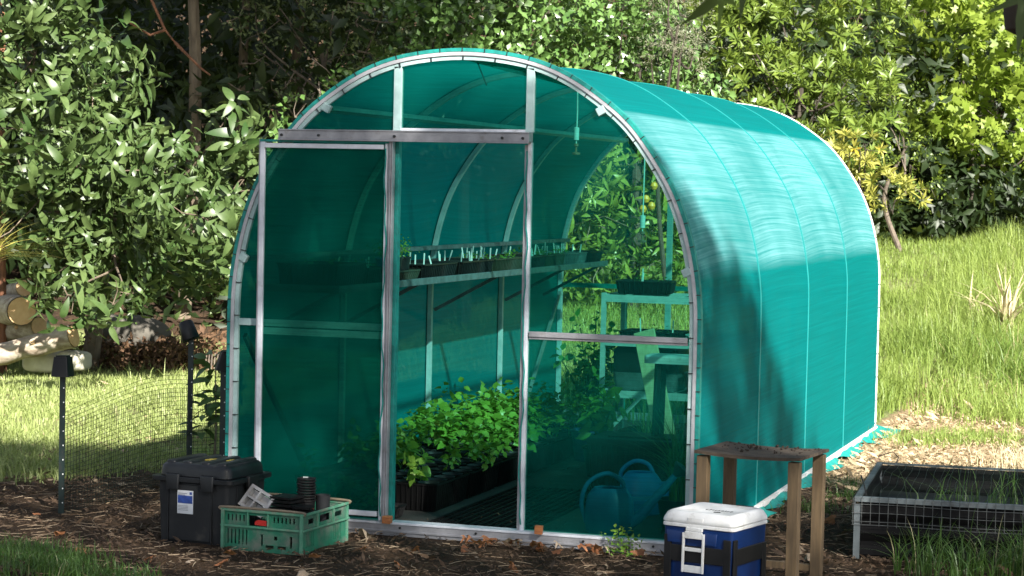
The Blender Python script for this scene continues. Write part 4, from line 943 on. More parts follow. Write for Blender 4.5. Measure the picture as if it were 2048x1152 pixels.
MB().box((.225, QD-.012, QH+.051), (.075, .018, .004)).build('black_notch', M['ink_black'], lid); MB().box((.205, .09, QH+.0500), (.028, .02, .001), rotm(0, 0, .3)).build('black_patch', M['ink_black'], lid); mk = MB(); g = np.random.default_rng(2)
for k in range(9):   # faint handwriting
    x = .13+.014*k; P = spline([(x, .135+g.normal(0, .004), QH+.0498), (x+.006, .150+g.normal(0, .004), QH+.0500), (x+.004, .125+g.normal(0, .006), QH+.0500), (x+.014, .138+g.normal(0, .004), QH+.0498)], 3); mk.tube(P, .0006, 3, False)
mk.build('handwriting', M['ink_black'], lid)
lt = MB()
for x in (.104, .196): lt.bar((x, -.017, .165), (x, -.013, .330), .010, .010)
for z, h in ((.322, .030), (.262, .016), (.180, .030)): lt.bb((.1095, -.017, z-h/2), (.1905, -.009, z+h/2))
lt.bb((.112, -.013, .338), (.188, .0, .352)); lt.build('latch', M['whitep'], ck, bevel=.002)

# ------------------------------------------------------------------ mesh covered bed
bd = thing('mesh_covered_bed', 'low raised bed with black walls, galvanised frame and grey mesh laid over the top', 'raised bed', (3.16, .30, 0), R(4))
FWd, FD, FH = 1.5, 1.42, .30
wl = MB()
def corr(p0, p1):
    p0, p1 = np.array(p0), np.array(p1); nrm_ = np.cross(p1-p0, (0, 0, 1.)); nrm_ /= np.linalg.norm(nrm_); V = []; zz = np.linspace(0, FH-.012, 15)
    for z in zz:
        d = .008*math.sin(z*2*math.pi/.10)
        for p in (p0, p1): V.append(p+nrm_*d+np.array([0, 0, z]))
    for z in zz:
        d = .008*math.sin(z*2*math.pi/.10)-.004
        for p in (p0, p1): V.append(p+nrm_*d+np.array([0, 0, z]))
    n = len(zz); F = [(2*i, 2*i+1, 2*i+3, 2*i+2) for i in range(n-1)]+[(2*n+2*i+2, 2*n+2*i+3, 2*n+2*i+1, 2*n+2*i) for i in range(n-1)]
    F += [(2*n-2, 2*n-1, 4*n-1, 4*n-2), (0, 2*n, 2*n+1, 1)]; wl.add(V, F)
corr((.02, .018, 0), (FWd-.02, .018, 0)); corr((FWd-.02, FD-.018, 0), (.02, FD-.018, 0)); corr((.018, FD-.02, 0), (.018, .02, 0)); corr((FWd-.018, .02, 0), (FWd-.018, FD-.02, 0))
wl.build('bed_wall', M['bedwall'], bd)
fr = MB()
fr.bb((-.004, -.004, FH-.010), (FWd, .022, FH)); fr.bb((-.004, FD-.026, FH-.010), (FWd, FD, FH)); fr.bb((-.004, .0222, FH-.0101), (.026, FD-.0262, FH-.0001)); fr.bb((FWd-.034, .0342, FH-.0101), (FWd, FD-.0342, FH-.0001))
fr.bb((-.004, -.0045, FH-.024), (FWd, -.0005, FH-.0105)); fr.bb((-.0045, 0, FH-.035), (-.0005, FD, FH-.0105))
for x, y in ((-.004, -.005), (-.004, FD-.03), (FWd-.03, -.005)): fr.bb((x-.001, y-.0012, 0), (x+.030, y+.0035, FH-.0355))
fr.build('metal_frame', M['steel'], bd)
gcl = MB(); n = 24
V = [];
for j in range(n+1):
    for i in range(n+1):
        u, v = i/n, j/n; V.append((.03+(FWd-.06)*u, .03+(FD-.06)*v, .15-.03*math.sin(math.pi*u)*math.sin(math.pi*v)+.006*math.sin(v*50)))
i0 = np.arange((n+1)**2).reshape(n+1, n+1); F = np.stack([i0[:-1, :-1], i0[:-1, 1:], i0[1:, 1:], i0[1:, :-1]], -1).reshape(-1, 4); np_mesh('inner_cloth', np.array(V), F, M['slatted'], bd)
ms = MB(); mt_ = MB(); S2 = .042; zf = lambda u, v: FH+.004+.006*math.sin(u*11)*math.sin(v*9)
nxn = int(FWd/S2)+1; nyn = int(FD/S2)+1; RW_ = .0014
for i in range(nxn+1):
    x = -.01+i*S2; P = [(x, -.014, .165+.008*math.sin(i*1.1)), (x, -.014, .20), (x, -.013, FH-.004)]+[(x+.004*math.sin(y*9+i), y, zf(x, y)) for y in np.linspace(0, FD, 12)]+[(x, FD+.01, FH-.03)]
    ms.tube(P[:3], .0016, 4, False); mt_.tube(P[2:], .0008, 4, False)
for j in range(nyn+1):
    y = j*S2; mt_.tube([(-.015, y, FH-.12), (-.012, y, FH-.002)]+[(x, y+.003*math.sin(x*7+j), zf(x, y)) for x in np.linspace(0, FWd, 12)], .0008, 4, False)
for z in (FH-.035, FH-.077, FH-.119, .165): ms.tube([(x, -.014, z+.003*math.sin(x*8)) for x in np.linspace(-.015, FWd, 16)], .0015, 4, False)
ms.build('wire_mesh', M['mesh_grey'], bd); mt_.build('wire_mesh', M['net'], bd)  # front wires coloured paler for the light they catch, top wires darker
MB().tube([(.05, .03, FH), (.035, .03, FH+.06), (.02, .03, FH+.10)], .004, 5).build('cable_tie', M['clip'], bd); MB().tube([(.10, FD-.02, FH), (.11, FD, FH+.03), (.08, FD, FH+.06), (.0, FD, FH+.03)], .003, 5).build('cable_tie', M['clip'], bd)
tussock('grass_tuft', 'sparse grass blades poking up through the mesh of the raised bed', (3.75, .85, .15), 130, .30, L['tuft'], 'grass tuft', r=.42, seed=12, lean=.9, seg=3, width=.008)
tussock('grass_tuft', 'long green grass tuft at the bottom right in front of the raised bed', (3.72, .02, 0), 330, .30, L['tuft'], 'grass tuft', r=.34, seed=13, lean=1.1, seg=4, width=.007)
tussock('grass_tuft', 'long grass at the far right edge below the raised bed corner', (4.1, .05, 0), 220, .36, L['tuft'], 'grass tuft', r=.22, seed=14, lean=1.1, seg=4, width=.007)

# ------------------------------------------------------------------ overhanging plane tree and its shade
hvec = np.array([math.sin(AZ), math.cos(AZ), 0.0]); azv = np.array([math.cos(AZ), -math.sin(AZ), 0.0])
vvec = np.cross(hvec, SUN)*-1.0
if vvec[2] < 0: vvec = -vvec
def shade_edge(b):
    return np.interp(b, [-4, -.31, .2, .41, .53, .62, .75, .95, 1.22, 1.5, 1.67, 2.19, 3.2], [5.1, 4.9, 4.6, 4.25, 3.0, 2.2, 1.55, 1.2, 1.3, .55, .4, -.5, -.6])
g = np.random.default_rng(21)
PLN = [twig(lobed(.085, 5), 5, .20, 85, seed=s, jit=.4) for s in range(5)]
n = 8500; b_ = g.uniform(-3.6, 2.9, n); edge = shade_edge(b_); lowa = -4.3; a_ = lowa+(edge-lowa)*g.random(n)
a_ = np.minimum(a_, edge-.02-.25*g.random(n)**3)
zt = g.uniform(7.0, 10.5, n); tt = (zt-.0-vvec[2]*b_)/SUN[2]
Pc = hvec*a_[:, None]+vvec*b_[:, None]+SUN*tt[:, None]
rel = Pc-CAM; dz = rel@FW; px = np.abs(rel@RT/dz)*FPX; py = (rel@UP)/dz*FPX
ok = ~((dz > .5) & (px < 1150) & (np.abs(py) < 640)); Pc = Pc[ok]
cc = at(1650, -60, 4.3); Pc = np.vstack([Pc, cc+SUN*(1.6+2.4*g.random(420))[:, None]+g.normal(0, .55, (420, 3))*np.array([1.3, .8, .4])])
# extra hanging fingers over the wall edge
trunk_base = np.array([10.5, -9.5, 0.0])
pl = thing('plane_tree', 'big plane tree overhanging from the right, its lobed leaves hanging into the top', 'tree', trunk_base)
Dc = g.normal(0, .6, (len(Pc), 3))+np.array([0, 0, -.4])
V, F, T = scatter(PLN, Pc-trunk_base, Dc, g.uniform(.8, 1.4, len(Pc)), g)
V2, F2, T2 = [], [], []
# the few big leaves hanging in view
HANG = []
lf = lobed(.13, 5); q_ = lf[0]; rr_ = np.hypot(q_[1:, 0], q_[1:, 1]-.0325)/.13; k_ = np.where(rr_ < .5, .55, np.where(rr_ < .8, .8, 1.12)); q_[1:, 0] *= k_; q_[1:, 1] = .0325+(q_[1:, 1]-.0325)*k_
for (x, y, d, s, yaw, tilt) in ((x, y-22, d, s*.62, yaw, tilt) for (x, y, d, s, yaw, tilt) in ((1462, -2, 4.3, 1.1, 1.0, .5), (1490, -34, 4.5, .9, .2, .6), (1570, -52, 4.3, .9, -.3, .3), (1648, -42, 4.2, .8, .15, -.3), (1742, -50, 4.1, .85, -.1, .4), (1690, -62, 4.6, .9, .5, -.2), (1838, -50, 4.4, .9, .35, .3), (1885, -58, 4.5, .9, -.25, -.3), (1960, -60, 4.7, 1.0, -.5, .2), (2052, -12, 4.4, 1.3, .2, .3))):
    p = at(x, y, d); B_ = np.stack([RT, -UP, -FW], 1); Vl = lf[0]*s @ rotm(.25, tilt, yaw).T @ B_.T + p - trunk_base
    HANG.append((Vl, lf[1]))
off_ = len(V); 
for Vl, Fl in HANG: V2.append(Vl); F2.append(Fl+off_); off_ += len(Vl); T2.append(np.full(len(Vl), .3))
np_mesh('crown', np.vstack([V]+V2), np.vstack([F]+F2), L['plane'], pl, np.concatenate([T]+T2))
tk = MB(); tk.tube(spline([(0, 0, -.1), (-.05, .1, 2.5), (-.2, .2, 5.2), (-.5, .3, 8.2)], 6), np.linspace(.30, .13, 19), 14)
for k in range(16):
    c = Pc[g.integers(0, len(Pc))]-trunk_base; s = np.array([-.1, .15, 4.0])+np.array([-.4, .15, 3.6])*g.random(); tk.tube(spline([s, (s+c)/2+np.array([0, 0, .5])+g.normal(0, .2, 3), c], 6), np.linspace(.07, .012, 13), 7)
q0 = at(2120, -110, 5.2)-trunk_base; tk.tube(spline([(-.12, .12, 3.0), (np.array([-.12, .12, 3.0])+q0)/2+np.array([0, 0, .3]), q0, at(1900, -150, 4.6)-trunk_base, at(1500, -120, 4.4)-trunk_base], 6), np.linspace(.09, .008, 25), 9)
tk.lathe([(0, -.07), (.05, -.045), (.055, 0), (.04, .05), (0, .06)], 10, c=at(2055, 20, 5.0)-trunk_base)
for hx, hy in ((1500, -60), (1640, -60), (1745, -50), (1860, -70)): tk.tube([at(hx, hy, 4.3)-trunk_base, at(hx+10, -125, 4.4)-trunk_base], .003, 4)
tk.build('trunk', M['bark_dark'], pl, smooth=True)

# ------------------------------------------------------------------ background trees and shrubs
BROAD = [twig(leaf(g_, g_*.47, 6, .26, .95, .9, .62), 9, .20, 80, seed=s, jit=.45) for s, g_ in enumerate((.155, .13, .10, .145, .165, .08))]
IVY = [twig(leaf(.115, .085, 2, .25, .35, .75), 8, .24, 75, seed=s, jit=.4) for s in range(5)]
FINE = [twig(leaf(.065, .030, 2, .2, .3), 10, .22, 65, seed=s, jit=.4) for s in range(5)]
ROS = [twig(leaf(.15, .045, 2, .25, .15, 1.4), 13, .14, 62, rosette=True, seed=s) for s in range(5)]
MAP = [twig(lobed(.095, 3), 7, .26, 80, seed=s, jit=.4) for s in range(5)]
GREY = [twig(leaf(.05, .010, 2, .0, .3), 22, .22, 50, seed=s, jit=.5) for s in range(4)]
CIT = [twig(leaf(.19, .055, 4, .25, .7), 8, .24, 80, seed=s, jit=.4) for s in range(5)]
BIG = [twig(leaf(.24, .10, 2, .2, .4), 8, .4, 75, seed=s, jit=.5) for s in range(4)]
def lmp(items, d0, dd=.6, fz=1.0, sd=0):
    g = np.random.default_rng(sd); out = []
    for it in items:
        x, y, rx, ry = it[:4]; d = d0+g.uniform(-dd, dd) if len(it) < 5 else it[4]; k = d/FPX
        out.append((at(x, y, d), (rx*k, max(rx, ry)*k*.8*fz, ry*k)))
    return out
def gpt(x, y): return (float(x), float(y), float(height(x, y)))

tree('broadleaf_tree', 'broad leaved tree with big glossy leaves filling the left side and drooping over the lawn', 'tree', gpt(-4.9, 7.4),
     lmp([(70, 110, 130, 110), (180, 170, 110, 100), (60, 260, 120, 110), (190, 320, 130, 110), (310, 340, 100, 80), (450, 270, 60, 50), (480, 360, 70, 70), (80, 400, 110, 90), (240, 430, 120, 90), (390, 430, 110, 90),
          (480, 480, 60, 60), (150, 520, 80, 60), (330, 540, 90, 60), (420, 560, 60, 50), (135, 590, 28, 45, 17.2), (225, 610, 34, 50, 17.4), (20, -10, 130, 80)], 18.2, .7, sd=1),
     BROAD, 29, L['broad'], M['bark_grey'], trunk_r=.09, up=-.35, rnd=.65, seed=1, top=at(230, 330, 19), shell=.5)
# woods trees with straight trunks; their crowns stand above the picture and keep the woods dark
SH = [twig(leaf(.30, .15, 2, .2, .3), 8, .5, 80, seed=s, jit=.5) for s in range(3)]
for i, (x, d, r, y_top, lb, mt) in enumerate(((366, 22.5, .075, -160, 'straight grey brown tree trunk rising behind the broad leaved tree', 'bark_grey'), (476, 23.5, .06, -160, 'slanting brown trunk second from the left in the dark woods', 'bark_grey'),
        (627, 24, .07, -160, 'short pale trunk in the dark woods left of the greenhouse arch', 'bark_grey'), (8, 19.5, .035, -100, 'thin orange brown stem at the left edge of the picture', 'bark_red'))):
    p = at(x, 500, d); b0 = np.array(gpt(p[0], p[1])); tp = at(x+(30 if i == 1 else 5 if i else 8), -250, d-.3)
    cl = [(tp+np.array([0, 0, 1.0]), (1.3, 1.1, 1.0)), (tp+np.array([.9, -.8, .6]), (1.2, 1.0, .8))] if i < 3 else [(tp+np.array([0, 0, .3]), (.4, .4, .4))]
    if i < 3:
        for (xx, yy_, dd_, t_) in ((330+i*150, 90+i*30, 24, 4.6), (330+i*150, 250, 22.5, 5.6), (400+i*150, -60, 24, 4.0)): cl.append((at(xx, yy_, dd_)+SUN*t_*1.35+np.array([0, 0, .6]), (1.25, 1.1, .75)))
    tree('woodland_tree', lb, 'tree', b0, cl, SH if i < 3 else IVY, 12, L['ivy'] if i < 3 else L['broad'], M[mt], size=1.0, trunk_r=r*1.25, limb_r=.03, seed=30+i, group='trunks in the woods', top=tp, limb_from=(.9, .99))
# leaning thin branches
lb_ = thing('fallen_branch', 'thin reddish brown bare branch leaning diagonally through the dark woods', 'branch', at(350, 80, 21.5)); b0 = at(350, 80, 21.5)

for P in ([(285, -40, 21.5), (330, 60, 21.4), (350, 85, 21.4)], [(350, 85, 21.4), (400, 135, 21.3), (420, 150, 21.2)], [(330, 60, 21.4), (300, 70, 21.2), (250, 40, 21.2)]): MB().tube([at(*q)-b0 for q in P], [.016, .012, .008], 6).build('bough', M['bark_red'], lb_, smooth=True)
lb_ = thing('bare_twigs', 'pale bare twigs tangled in the shade beside the second trunk', 'twigs', at(520, 140, 22)); b0 = at(520, 140, 22); g = np.random.default_rng(6)
for k in range(34):
    s = np.array([g.uniform(430, 800), g.uniform(0, 190)]); e = s+np.array([g.uniform(-70, 70), g.uniform(-30, 60)]); d = g.uniform(21.5, 22.6); MB().tube([at(*s, d)-b0, at(*((s+e)/2+g.normal(0, 8, 2)), d)-b0, at(*e, d+.2)-b0], [.008, .006, .003], 4).build('twig', M['twig'], lb_)
tree('fine_leaf_shrub', 'small leaved olive green shrub above the left shoulder of the greenhouse arch', 'shrub', gpt(-4.0, 11.5),
     lmp([(560, 40, 90, 60), (700, 60, 90, 70), (620, 150, 50, 40), (560, 190, 70, 30), (800, 30, 80, 60), (500, 20, 60, 40), (740, 130, 50, 40)], 22.4, .5, sd=2), FINE, 23, L['fine'], M['twig'], trunk_r=.05, seed=2, shell=.3, rnd=.8)
tree('young_shrub', 'bright green small shrub peeping over the left shoulder of the greenhouse', 'shrub', gpt(-3.2, 10.3),
     lmp([(590, 235, 45, 30), (560, 290, 40, 40), (640, 190, 40, 25)], 20.8, .3, sd=3), IVY, 22, L['ivy'], M['twig'], size=.8, trunk_r=.03, seed=3)
tree('ivy_covered_tree', 'leafy heart leaved green shrub mass directly behind the top of the arch', 'shrub', None,
     lmp([(820, 70, 110, 70), (940, 50, 110, 80), (1060, 100, 110, 80), (900, 160, 110, 60), (1000, 10, 90, 60), (860, -30, 120, 60), (1100, 40, 90, 80), (780, 220, 120, 80), (1000, 220, 140, 80)], 22.3, .5, sd=4), IVY, 33, L['ivy'], M['bark_dark'], trunk_r=.08, seed=4)
tree('ivy_covered_tree', 'glossy mid green shrub mass between the arch and the grey feathery bush', 'shrub', None,
     lmp([(1180, 30, 110, 80), (1280, 90, 100, 80), (1180, 140, 110, 60), (1330, 170, 90, 50), (1260, 0, 80, 60), (1300, 240, 120, 70), (1400, 240, 90, 50)], 23.6, .5, sd=5), IVY, 33, L['ivy'], M['bark_dark'], trunk_r=.08, seed=5, size=.9)
tree('grey_bush', 'grey green feathery bush hanging down between the green shrubs at the top', 'bush', None,
     lmp([(1360, 30, 60, 60), (1395, 100, 45, 50), (1330, 90, 40, 60), (1340, -20, 60, 40)], 22.8, .2, sd=6), GREY, 42, L['grey'], M['bark_dark'], trunk_r=.03, seed=6, shell=.1)
tree('rosette_shrub', 'large shrub of upright rosette leaves behind the middle of the tunnel roof', 'shrub', None,
     lmp([(1480, 90, 100, 80), (1600, 70, 110, 80), (1700, 120, 90, 80), (1520, 190, 90, 70), (1630, 200, 100, 80), (1560, 270, 90, 60), (1680, 290, 80, 70), (1460, 10, 100, 60), (1580, -20, 120, 60), (1720, 10, 80, 60), (1740, 210, 60, 80), (1500, 330, 120, 80), (1640, 370, 90, 60)], 26.6, .6, sd=7), ROS, 20, L['rosette'], M['bark_dark'], trunk_r=.1, seed=7, up=.9, rnd=.35)
tree('yellow_shrub', 'low yellow green shrub with bare twigs at the grass edge right of the tunnel', 'shrub', None,
     lmp([(1690, 310, 50, 45), (1740, 370, 55, 45), (1790, 400, 45, 35), (1700, 410, 50, 35), (1640, 330, 40, 50), (1730, 300, 40, 30)], 25.4, .3, sd=8), ROS, 22, L['yellowish'], M['bark_dark'], trunk_r=.03, seed=8, up=.7, rnd=.5, size=.8, shell=.3)
tree('olive_shrub', 'dull olive fine leaved shrub between the yellow shrub and the lime tree', 'shrub', None,
     lmp([(1800, 260, 50, 50), (1820, 330, 50, 50), (1790, 200, 50, 50), (1840, 380, 40, 30)], 28.4, .3, sd=9), FINE, 22, L['rosette'], M['twig'], trunk_r=.04, seed=9)
tree('lime_tree', 'bright lime green maple leaved tree filling the top right', 'tree', None,
     lmp([(1900, 60, 90, 70), (2010, 100, 90, 80), (1870, 170, 80, 60), (1970, 230, 90, 70), (2060, 260, 80, 80), (1880, 280, 50, 40), (2020, 360, 60, 40), (1940, -10, 110, 60), (1850, 20, 80, 60), (2100, 140, 80, 80), (1920, 330, 30, 20), (1860, 235, 70, 30)], 30.2, .7, sd=10), MAP, 19, L['maple'], M['bark_dark'], trunk_r=.06, seed=10, up=.1, size=1.15, shell=.45)
ct = tree('citrus_tree', 'citrus tree with long pointed leaves and orange fruit seen through the back of the greenhouse', 'tree', gpt(-1.9, 14.2),
     lmp([(1180, 330, 80, 80), (1290, 350, 90, 80), (1370, 420, 70, 90), (1180, 440, 70, 60), (1270, 450, 80, 60), (1120, 400, 60, 80), (1200, 530, 60, 40), (1300, 530, 60, 40), (1360, 530, 50, 50), (1090, 500, 60, 60), (1150, 580, 40, 30), (1410, 480, 70, 80)], 23.6, .5, sd=11), CIT, 18, L['citrus'], M['bark_grey'], trunk_r=.07, seed=11, up=-.4, rnd=.6)
b0 = np.array(ct.location)
for (x, y) in ((1292, 398), (1303, 412), (1308, 372), (1286, 418)):
    p = at(x, y, 22.6)-b0; o = MB().lathe([(0, -.042), (.026, -.034), (.042, 0), (.027, .034), (0, .044)], 14).build('fruit', M['fruit'], ct, smooth=True); o.location = tuple(p)
# undergrowth mass
g = np.random.default_rng(60)
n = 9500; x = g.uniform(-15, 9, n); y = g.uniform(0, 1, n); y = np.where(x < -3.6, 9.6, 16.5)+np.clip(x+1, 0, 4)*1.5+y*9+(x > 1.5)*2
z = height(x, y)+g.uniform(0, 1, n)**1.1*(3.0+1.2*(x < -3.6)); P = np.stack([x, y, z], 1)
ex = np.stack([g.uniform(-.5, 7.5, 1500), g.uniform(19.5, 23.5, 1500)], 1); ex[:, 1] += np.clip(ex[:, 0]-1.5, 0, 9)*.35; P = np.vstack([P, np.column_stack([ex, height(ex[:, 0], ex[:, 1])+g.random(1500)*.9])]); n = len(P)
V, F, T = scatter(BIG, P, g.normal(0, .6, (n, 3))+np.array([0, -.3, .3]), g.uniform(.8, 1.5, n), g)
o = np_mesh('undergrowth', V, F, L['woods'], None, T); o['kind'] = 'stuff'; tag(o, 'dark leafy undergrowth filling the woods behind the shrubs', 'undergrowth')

# ------------------------------------------------------------------ logs, stones, flax at the left
def logm(label, a, bb_, r, sd, bend=.0, name='cut_log'):
    g = np.random.default_rng(sd); a, bb_ = np.array(a), np.array(bb_); t = thing(name, label, 'log', a, 0, 'cut logs in the pile'); n = 9
    P = [(bb_-a)*k/(n-1)+np.array([0, 0, bend*math.sin(math.pi*k/(n-1))])+g.normal(0, r*.05, 3) for k in range(n)]
    MB().tube(P, r*(1+g.normal(0, .05, n)), 16, False).build('bark', M['log_bark'], t, smooth=True)
    d = (P[-1]-P[-2])/np.linalg.norm(P[-1]-P[-2]); e = MB()
    for (q, s_) in ((P[-1], 1), (P[0], -1)): MB().tube([q+d*s_*.001, q+d*s_*.006], r*.97, 16).build('cut_face', M['log_end'], t)
    for k in range(2): q = P[3+3*k]; MB().tube([q+np.array([0, -r*.9, r*.2]), q+np.array([.0, -r*1.15, r*.35])], r*.22, 8).build('knot', M['log_end'], t, smooth=True)
logm('thick pale log with a round orange cut face, middle of the pile', at(-60, 612, 20.4), at(48, 622, 18.9), .125, 1)
logm('thin log with a small round cut end on top of the pile', at(-30, 600, 20.6), at(48, 578, 19.6), .075, 2)
logm('knotted grey log lying between the thick log and the long one', at(-60, 672, 20), at(78, 655, 19.3), .085, 3)
logm('long pale birch-like log sloping down to the left in front of the pile', at(-120, 738, 19.2), at(146, 672, 18.9), .098, 4)
logm('log half hidden at the left edge under the long log', at(-160, 700, 20.1), at(20, 678, 19.8), .10, 5)
def rock(name, label, c, dims, mat, sd, cat='stone', group=None, rz=0, rough=.1, boxy=4.0):
    g = np.random.default_rng(sd); V = []; n1, n2 = 14, 20; f = g.normal(0, 1, (6, 3)); ph = g.random(6)*6
    for i in range(n1+1):
        for k in range(n2):
            th = math.pi*i/n1; p_ = 2*math.pi*k/n2; d = np.array([math.sin(th)*math.cos(p_), math.sin(th)*math.sin(p_), math.cos(th)])
            s = (np.abs(d)**boxy).sum()**(-1/boxy); q = d*s*(1+rough*sum(math.sin(f[j]@d*2.5+ph[j]) for j in range(6))/3); V.append(q*np.array(dims)/2)
    F = [(i*n2+k, i*n2+(k+1) % n2, (i+1)*n2+(k+1) % n2, (i+1)*n2+k) for i in range(n1) for k in range(n2)]
    o = MB().add(np.array(V), F).build(name, mat, None, smooth=True); o.location = tuple(float(v) for v in c); o.rotation_euler = (0, 0, rz); return tag(o, label, cat, group)
rock('stone_block', 'pale squared stone block on the lawn under the long log', at(85, 722, 19.3), (.36, .28, .20), M['limestone'], 1, group='pale stones by the logs', rz=.2)
rock('stone_block', 'pale squared stone block at the right end of the stones, behind the stake cap', at(150, 722, 19.1), (.26, .25, .17), M['limestone'], 2, group='pale stones by the logs', rz=-.1)
rock('boulder', 'smooth grey boulder in the shade under the drooping leaves', at(250, 665, 20.2), (.75, .5, .32), M['greyrock'], 3, rz=.3, boxy=2.4)
g = np.random.default_rng(61); n = 1400; c0 = at(290, 690, 19.9); P = np.stack([g.normal(c0[0], .38, n), g.normal(c0[1]+.2, .3, n), 0*g.random(n)], 1); P[:, 2] = height(P[:, 0], P[:, 1])+.02+g.random(n)**2*.28
V, F, T = scatter([twig(leaf(.08, .04, 2, .2, .3), 3, .05, 80, seed=1)], P, g.normal(0, 1, (n, 3)), g.uniform(.5, 1.3, n), g); o = np_mesh('leaf_heap', V, F, L['fern'], None, T); o['kind'] = 'stuff'; tag(o, 'heap of orange brown dead leaves under the shrubs', 'leaf heap')
def flax(name, label, c, n, H, W, lmat, seed, lean=1.0, cat='flax', toward=None):
    g = np.random.default_rng(seed); t = thing(name, label, cat, c); a = g.random(n)*6.28; P = np.stack([.05*np.cos(a), .05*np.sin(a), 0*a], 1)
    V, F, T = blades(P, g.uniform(.6, 1.1, n)*H, lean, np.full(n, W), g, 1.0, 6); np_mesh('blades', V, F, lmat, t, T); return t
flax('flax_plant', 'yellow green strap leaved flax reaching in at the left edge above the logs', at(-25, 552, 16.6), 110, .62, .022, L['flax'], 1, 1.7)
pp = at(2015, 600, 21.5); flax('dry_flax', 'bleached dry strap leaves standing in the tall grass at the right edge', gpt(pp[0], pp[1]), 46, .85, .035, L['straw'], 2, 1.1, 'dry flax')
pp = at(1950, 590, 22.5); flax('dry_flax', 'smaller clump of bleached dry strap leaves left of the big one', gpt(pp[0], pp[1]), 12, .6, .03, L['straw'], 5, 1.0, 'dry flax')
pp = at(448, 690, 19.2); t = thing('dry_frond', 'curled pale brown dry frond lying beside the greenhouse at the hedge foot', 'frond', (pp[0], pp[1], height(pp[0], pp[1])+.05)); fr_ = MB()
for k in range(12): fr_.tube(spline([(.028*k-.16, 0, .05+.01*k), (.028*k-.13, -.08, .16+.008*k), (.028*k-.10, -.16, .04)], 4), .006, 5)
fr_.build('frond_ribs', M['twig'], t, smooth=True)

# ------------------------------------------------------------------ grass and litter
def field(n, x0, x1, y0, y1, cond, g):
    P = []; tot = 0
    while tot < n:
        x = g.uniform(x0, x1, n); y = g.uniform(y0, y1, n); k = cond(x, y) > g.random(n); P.append(np.stack([x[k], y[k]], 1)); tot += k.sum()
        if len(P) > 25: break
    P = np.vstack(P)[:n]; return np.column_stack([P, height(P[:, 0], P[:, 1])])
g = np.random.default_rng(70)
P = field(95000, -7.0, -.1, .3, 9.2, lambda x, y: grassy(x, y)**.8*(.55+.45*np.sin(x*3+y*2.3)*np.sin(y*4)), g); n = len(P)
H = (.045+.05*g.random(n))*(1+.4*np.sin(P[:, 0]*2.1)*np.sin(P[:, 1]*1.7)); H[g.random(n) < .02] *= 2.2
V, F, T = blades(P, H, 1.0, np.full(n, .010), g, .8, 2); o = np_mesh('lawn_grass', V, F, L['lawn'], None, T, smooth=False); o['kind'] = 'stuff'; tag(o, 'short mown grass of the lawn left of the greenhouse', 'grass')
g = np.random.default_rng(71)
P = field(120000, -7, 7, 6.1, 22.5, lambda x, y: np.clip(grassy(x, y), 0, 1)*np.where(x < -2.8, .0, 1)*np.where(y > 15, .7, 1.0), g); n = len(P)
cl_ = .5+.5*np.sin(P[:, 0]*3.7+1.2*np.sin(P[:, 1]*2.3))*np.sin(P[:, 1]*2.9+P[:, 0]); P = P[g.random(n) < .55+.45*cl_]; n = len(P); cl_ = .5+.5*np.sin(P[:, 0]*3.7+1.2*np.sin(P[:, 1]*2.3))*np.sin(P[:, 1]*2.9+P[:, 0])
H = (.12+.20*g.random(n)+.16*cl_)*(.75+.5*sstep(7, 13, P[:, 1]))*(1-.55*sstep(2.2, 1.6, P[:, 0]))*(1+.25*np.sin(P[:, 0]*1.9+P[:, 1])*np.sin(P[:, 1]*1.3))
V, F, T = blades(P, H, 1.1, np.full(n, .009), g, .8, 3); pat = np.repeat(.22*np.sin(P[:, 0]*1.3+2*np.sin(P[:, 1]*.7))*np.sin(P[:, 1]*1.1)+.12*(cl_-.5), 7); T = np.clip(T*.8+.08-pat, 0, 1)
o = np_mesh('tall_grass', V, F, L['tall'], None, T, smooth=False); o['kind'] = 'stuff'; tag(o, 'tall unmown grass rising behind and right of the greenhouse', 'grass')
def patch(name, label, pts, n, H, mat, r, w_=.006, sd=0, lean=1.0):
    g = np.random.default_rng(sd); c = np.array(pts)[g.integers(0, len(pts), n)]; P = np.column_stack([c+g.normal(0, r, (n, 2)), np.zeros(n)]); P[:, 2] = height(P[:, 0], P[:, 1])
    V, F, T = blades(P, g.uniform(.4, 1.1, n)*H, lean, np.full(n, w_), g, .9, 3); o = np_mesh(name, V, F, mat, None, T, smooth=False); o['kind'] = 'stuff'; return tag(o, label, 'grass')
patch('grass_patch', 'green grass patches in the soil at the bottom left', [(-.28, -1.55), (-.1, -1.62), (.05, -1.7), (-.4, -1.3), (-.35, -1.9), (.3, -1.75), (-.15, -1.4), (-.6, -1.3)], 2600, .10, L['tuft'], .09, sd=1)
patch('grass_patch', 'thin grass patch on the straw covered ground right of the tunnel', [(3.0, 5.6), (3.4, 5.7), (2.8, 5.4), (3.1, 6.0)], 1500, .12, L['tall'], .16, sd=2)
patch('grass_patch', 'loose green grass at the foot of the tall grass on the right', [(3.3, 7.4), (4.0, 7.0), (4.5, 6.4), (3.7, 8.0), (2.7, 8.4), (4.6, 7.6), (4.2, 5.6)], 5000, .28, L['tall'], .33, .009, sd=3)
patch('grass_patch', 'thin grass beside the cloth skirt of the tunnel', [(2.75, 2.9), (2.8, 2.4), (2.7, 1.8)], 350, .08, L['tuft'], .10, sd=4)
patch('grass_patch', 'dark tall grass growing against the back of the greenhouse', [(-.2, 6.3), (.4, 6.4), (1.0, 6.3), (1.6, 6.4), (.1, 6.9), (.8, 7.0)], 5200, .42, L['tuft'], .25, .009, sd=5, lean=.8)
patch('grass_patch', 'darker green tufts in the tall grass at the right edge', [(3.6, 9.2), (4.3, 8.6), (4.8, 9.4), (3.1, 10.4), (4.2, 10.2), (5.0, 8.0)], 5000, .40, L['sedge'], .30, .009, sd=7)
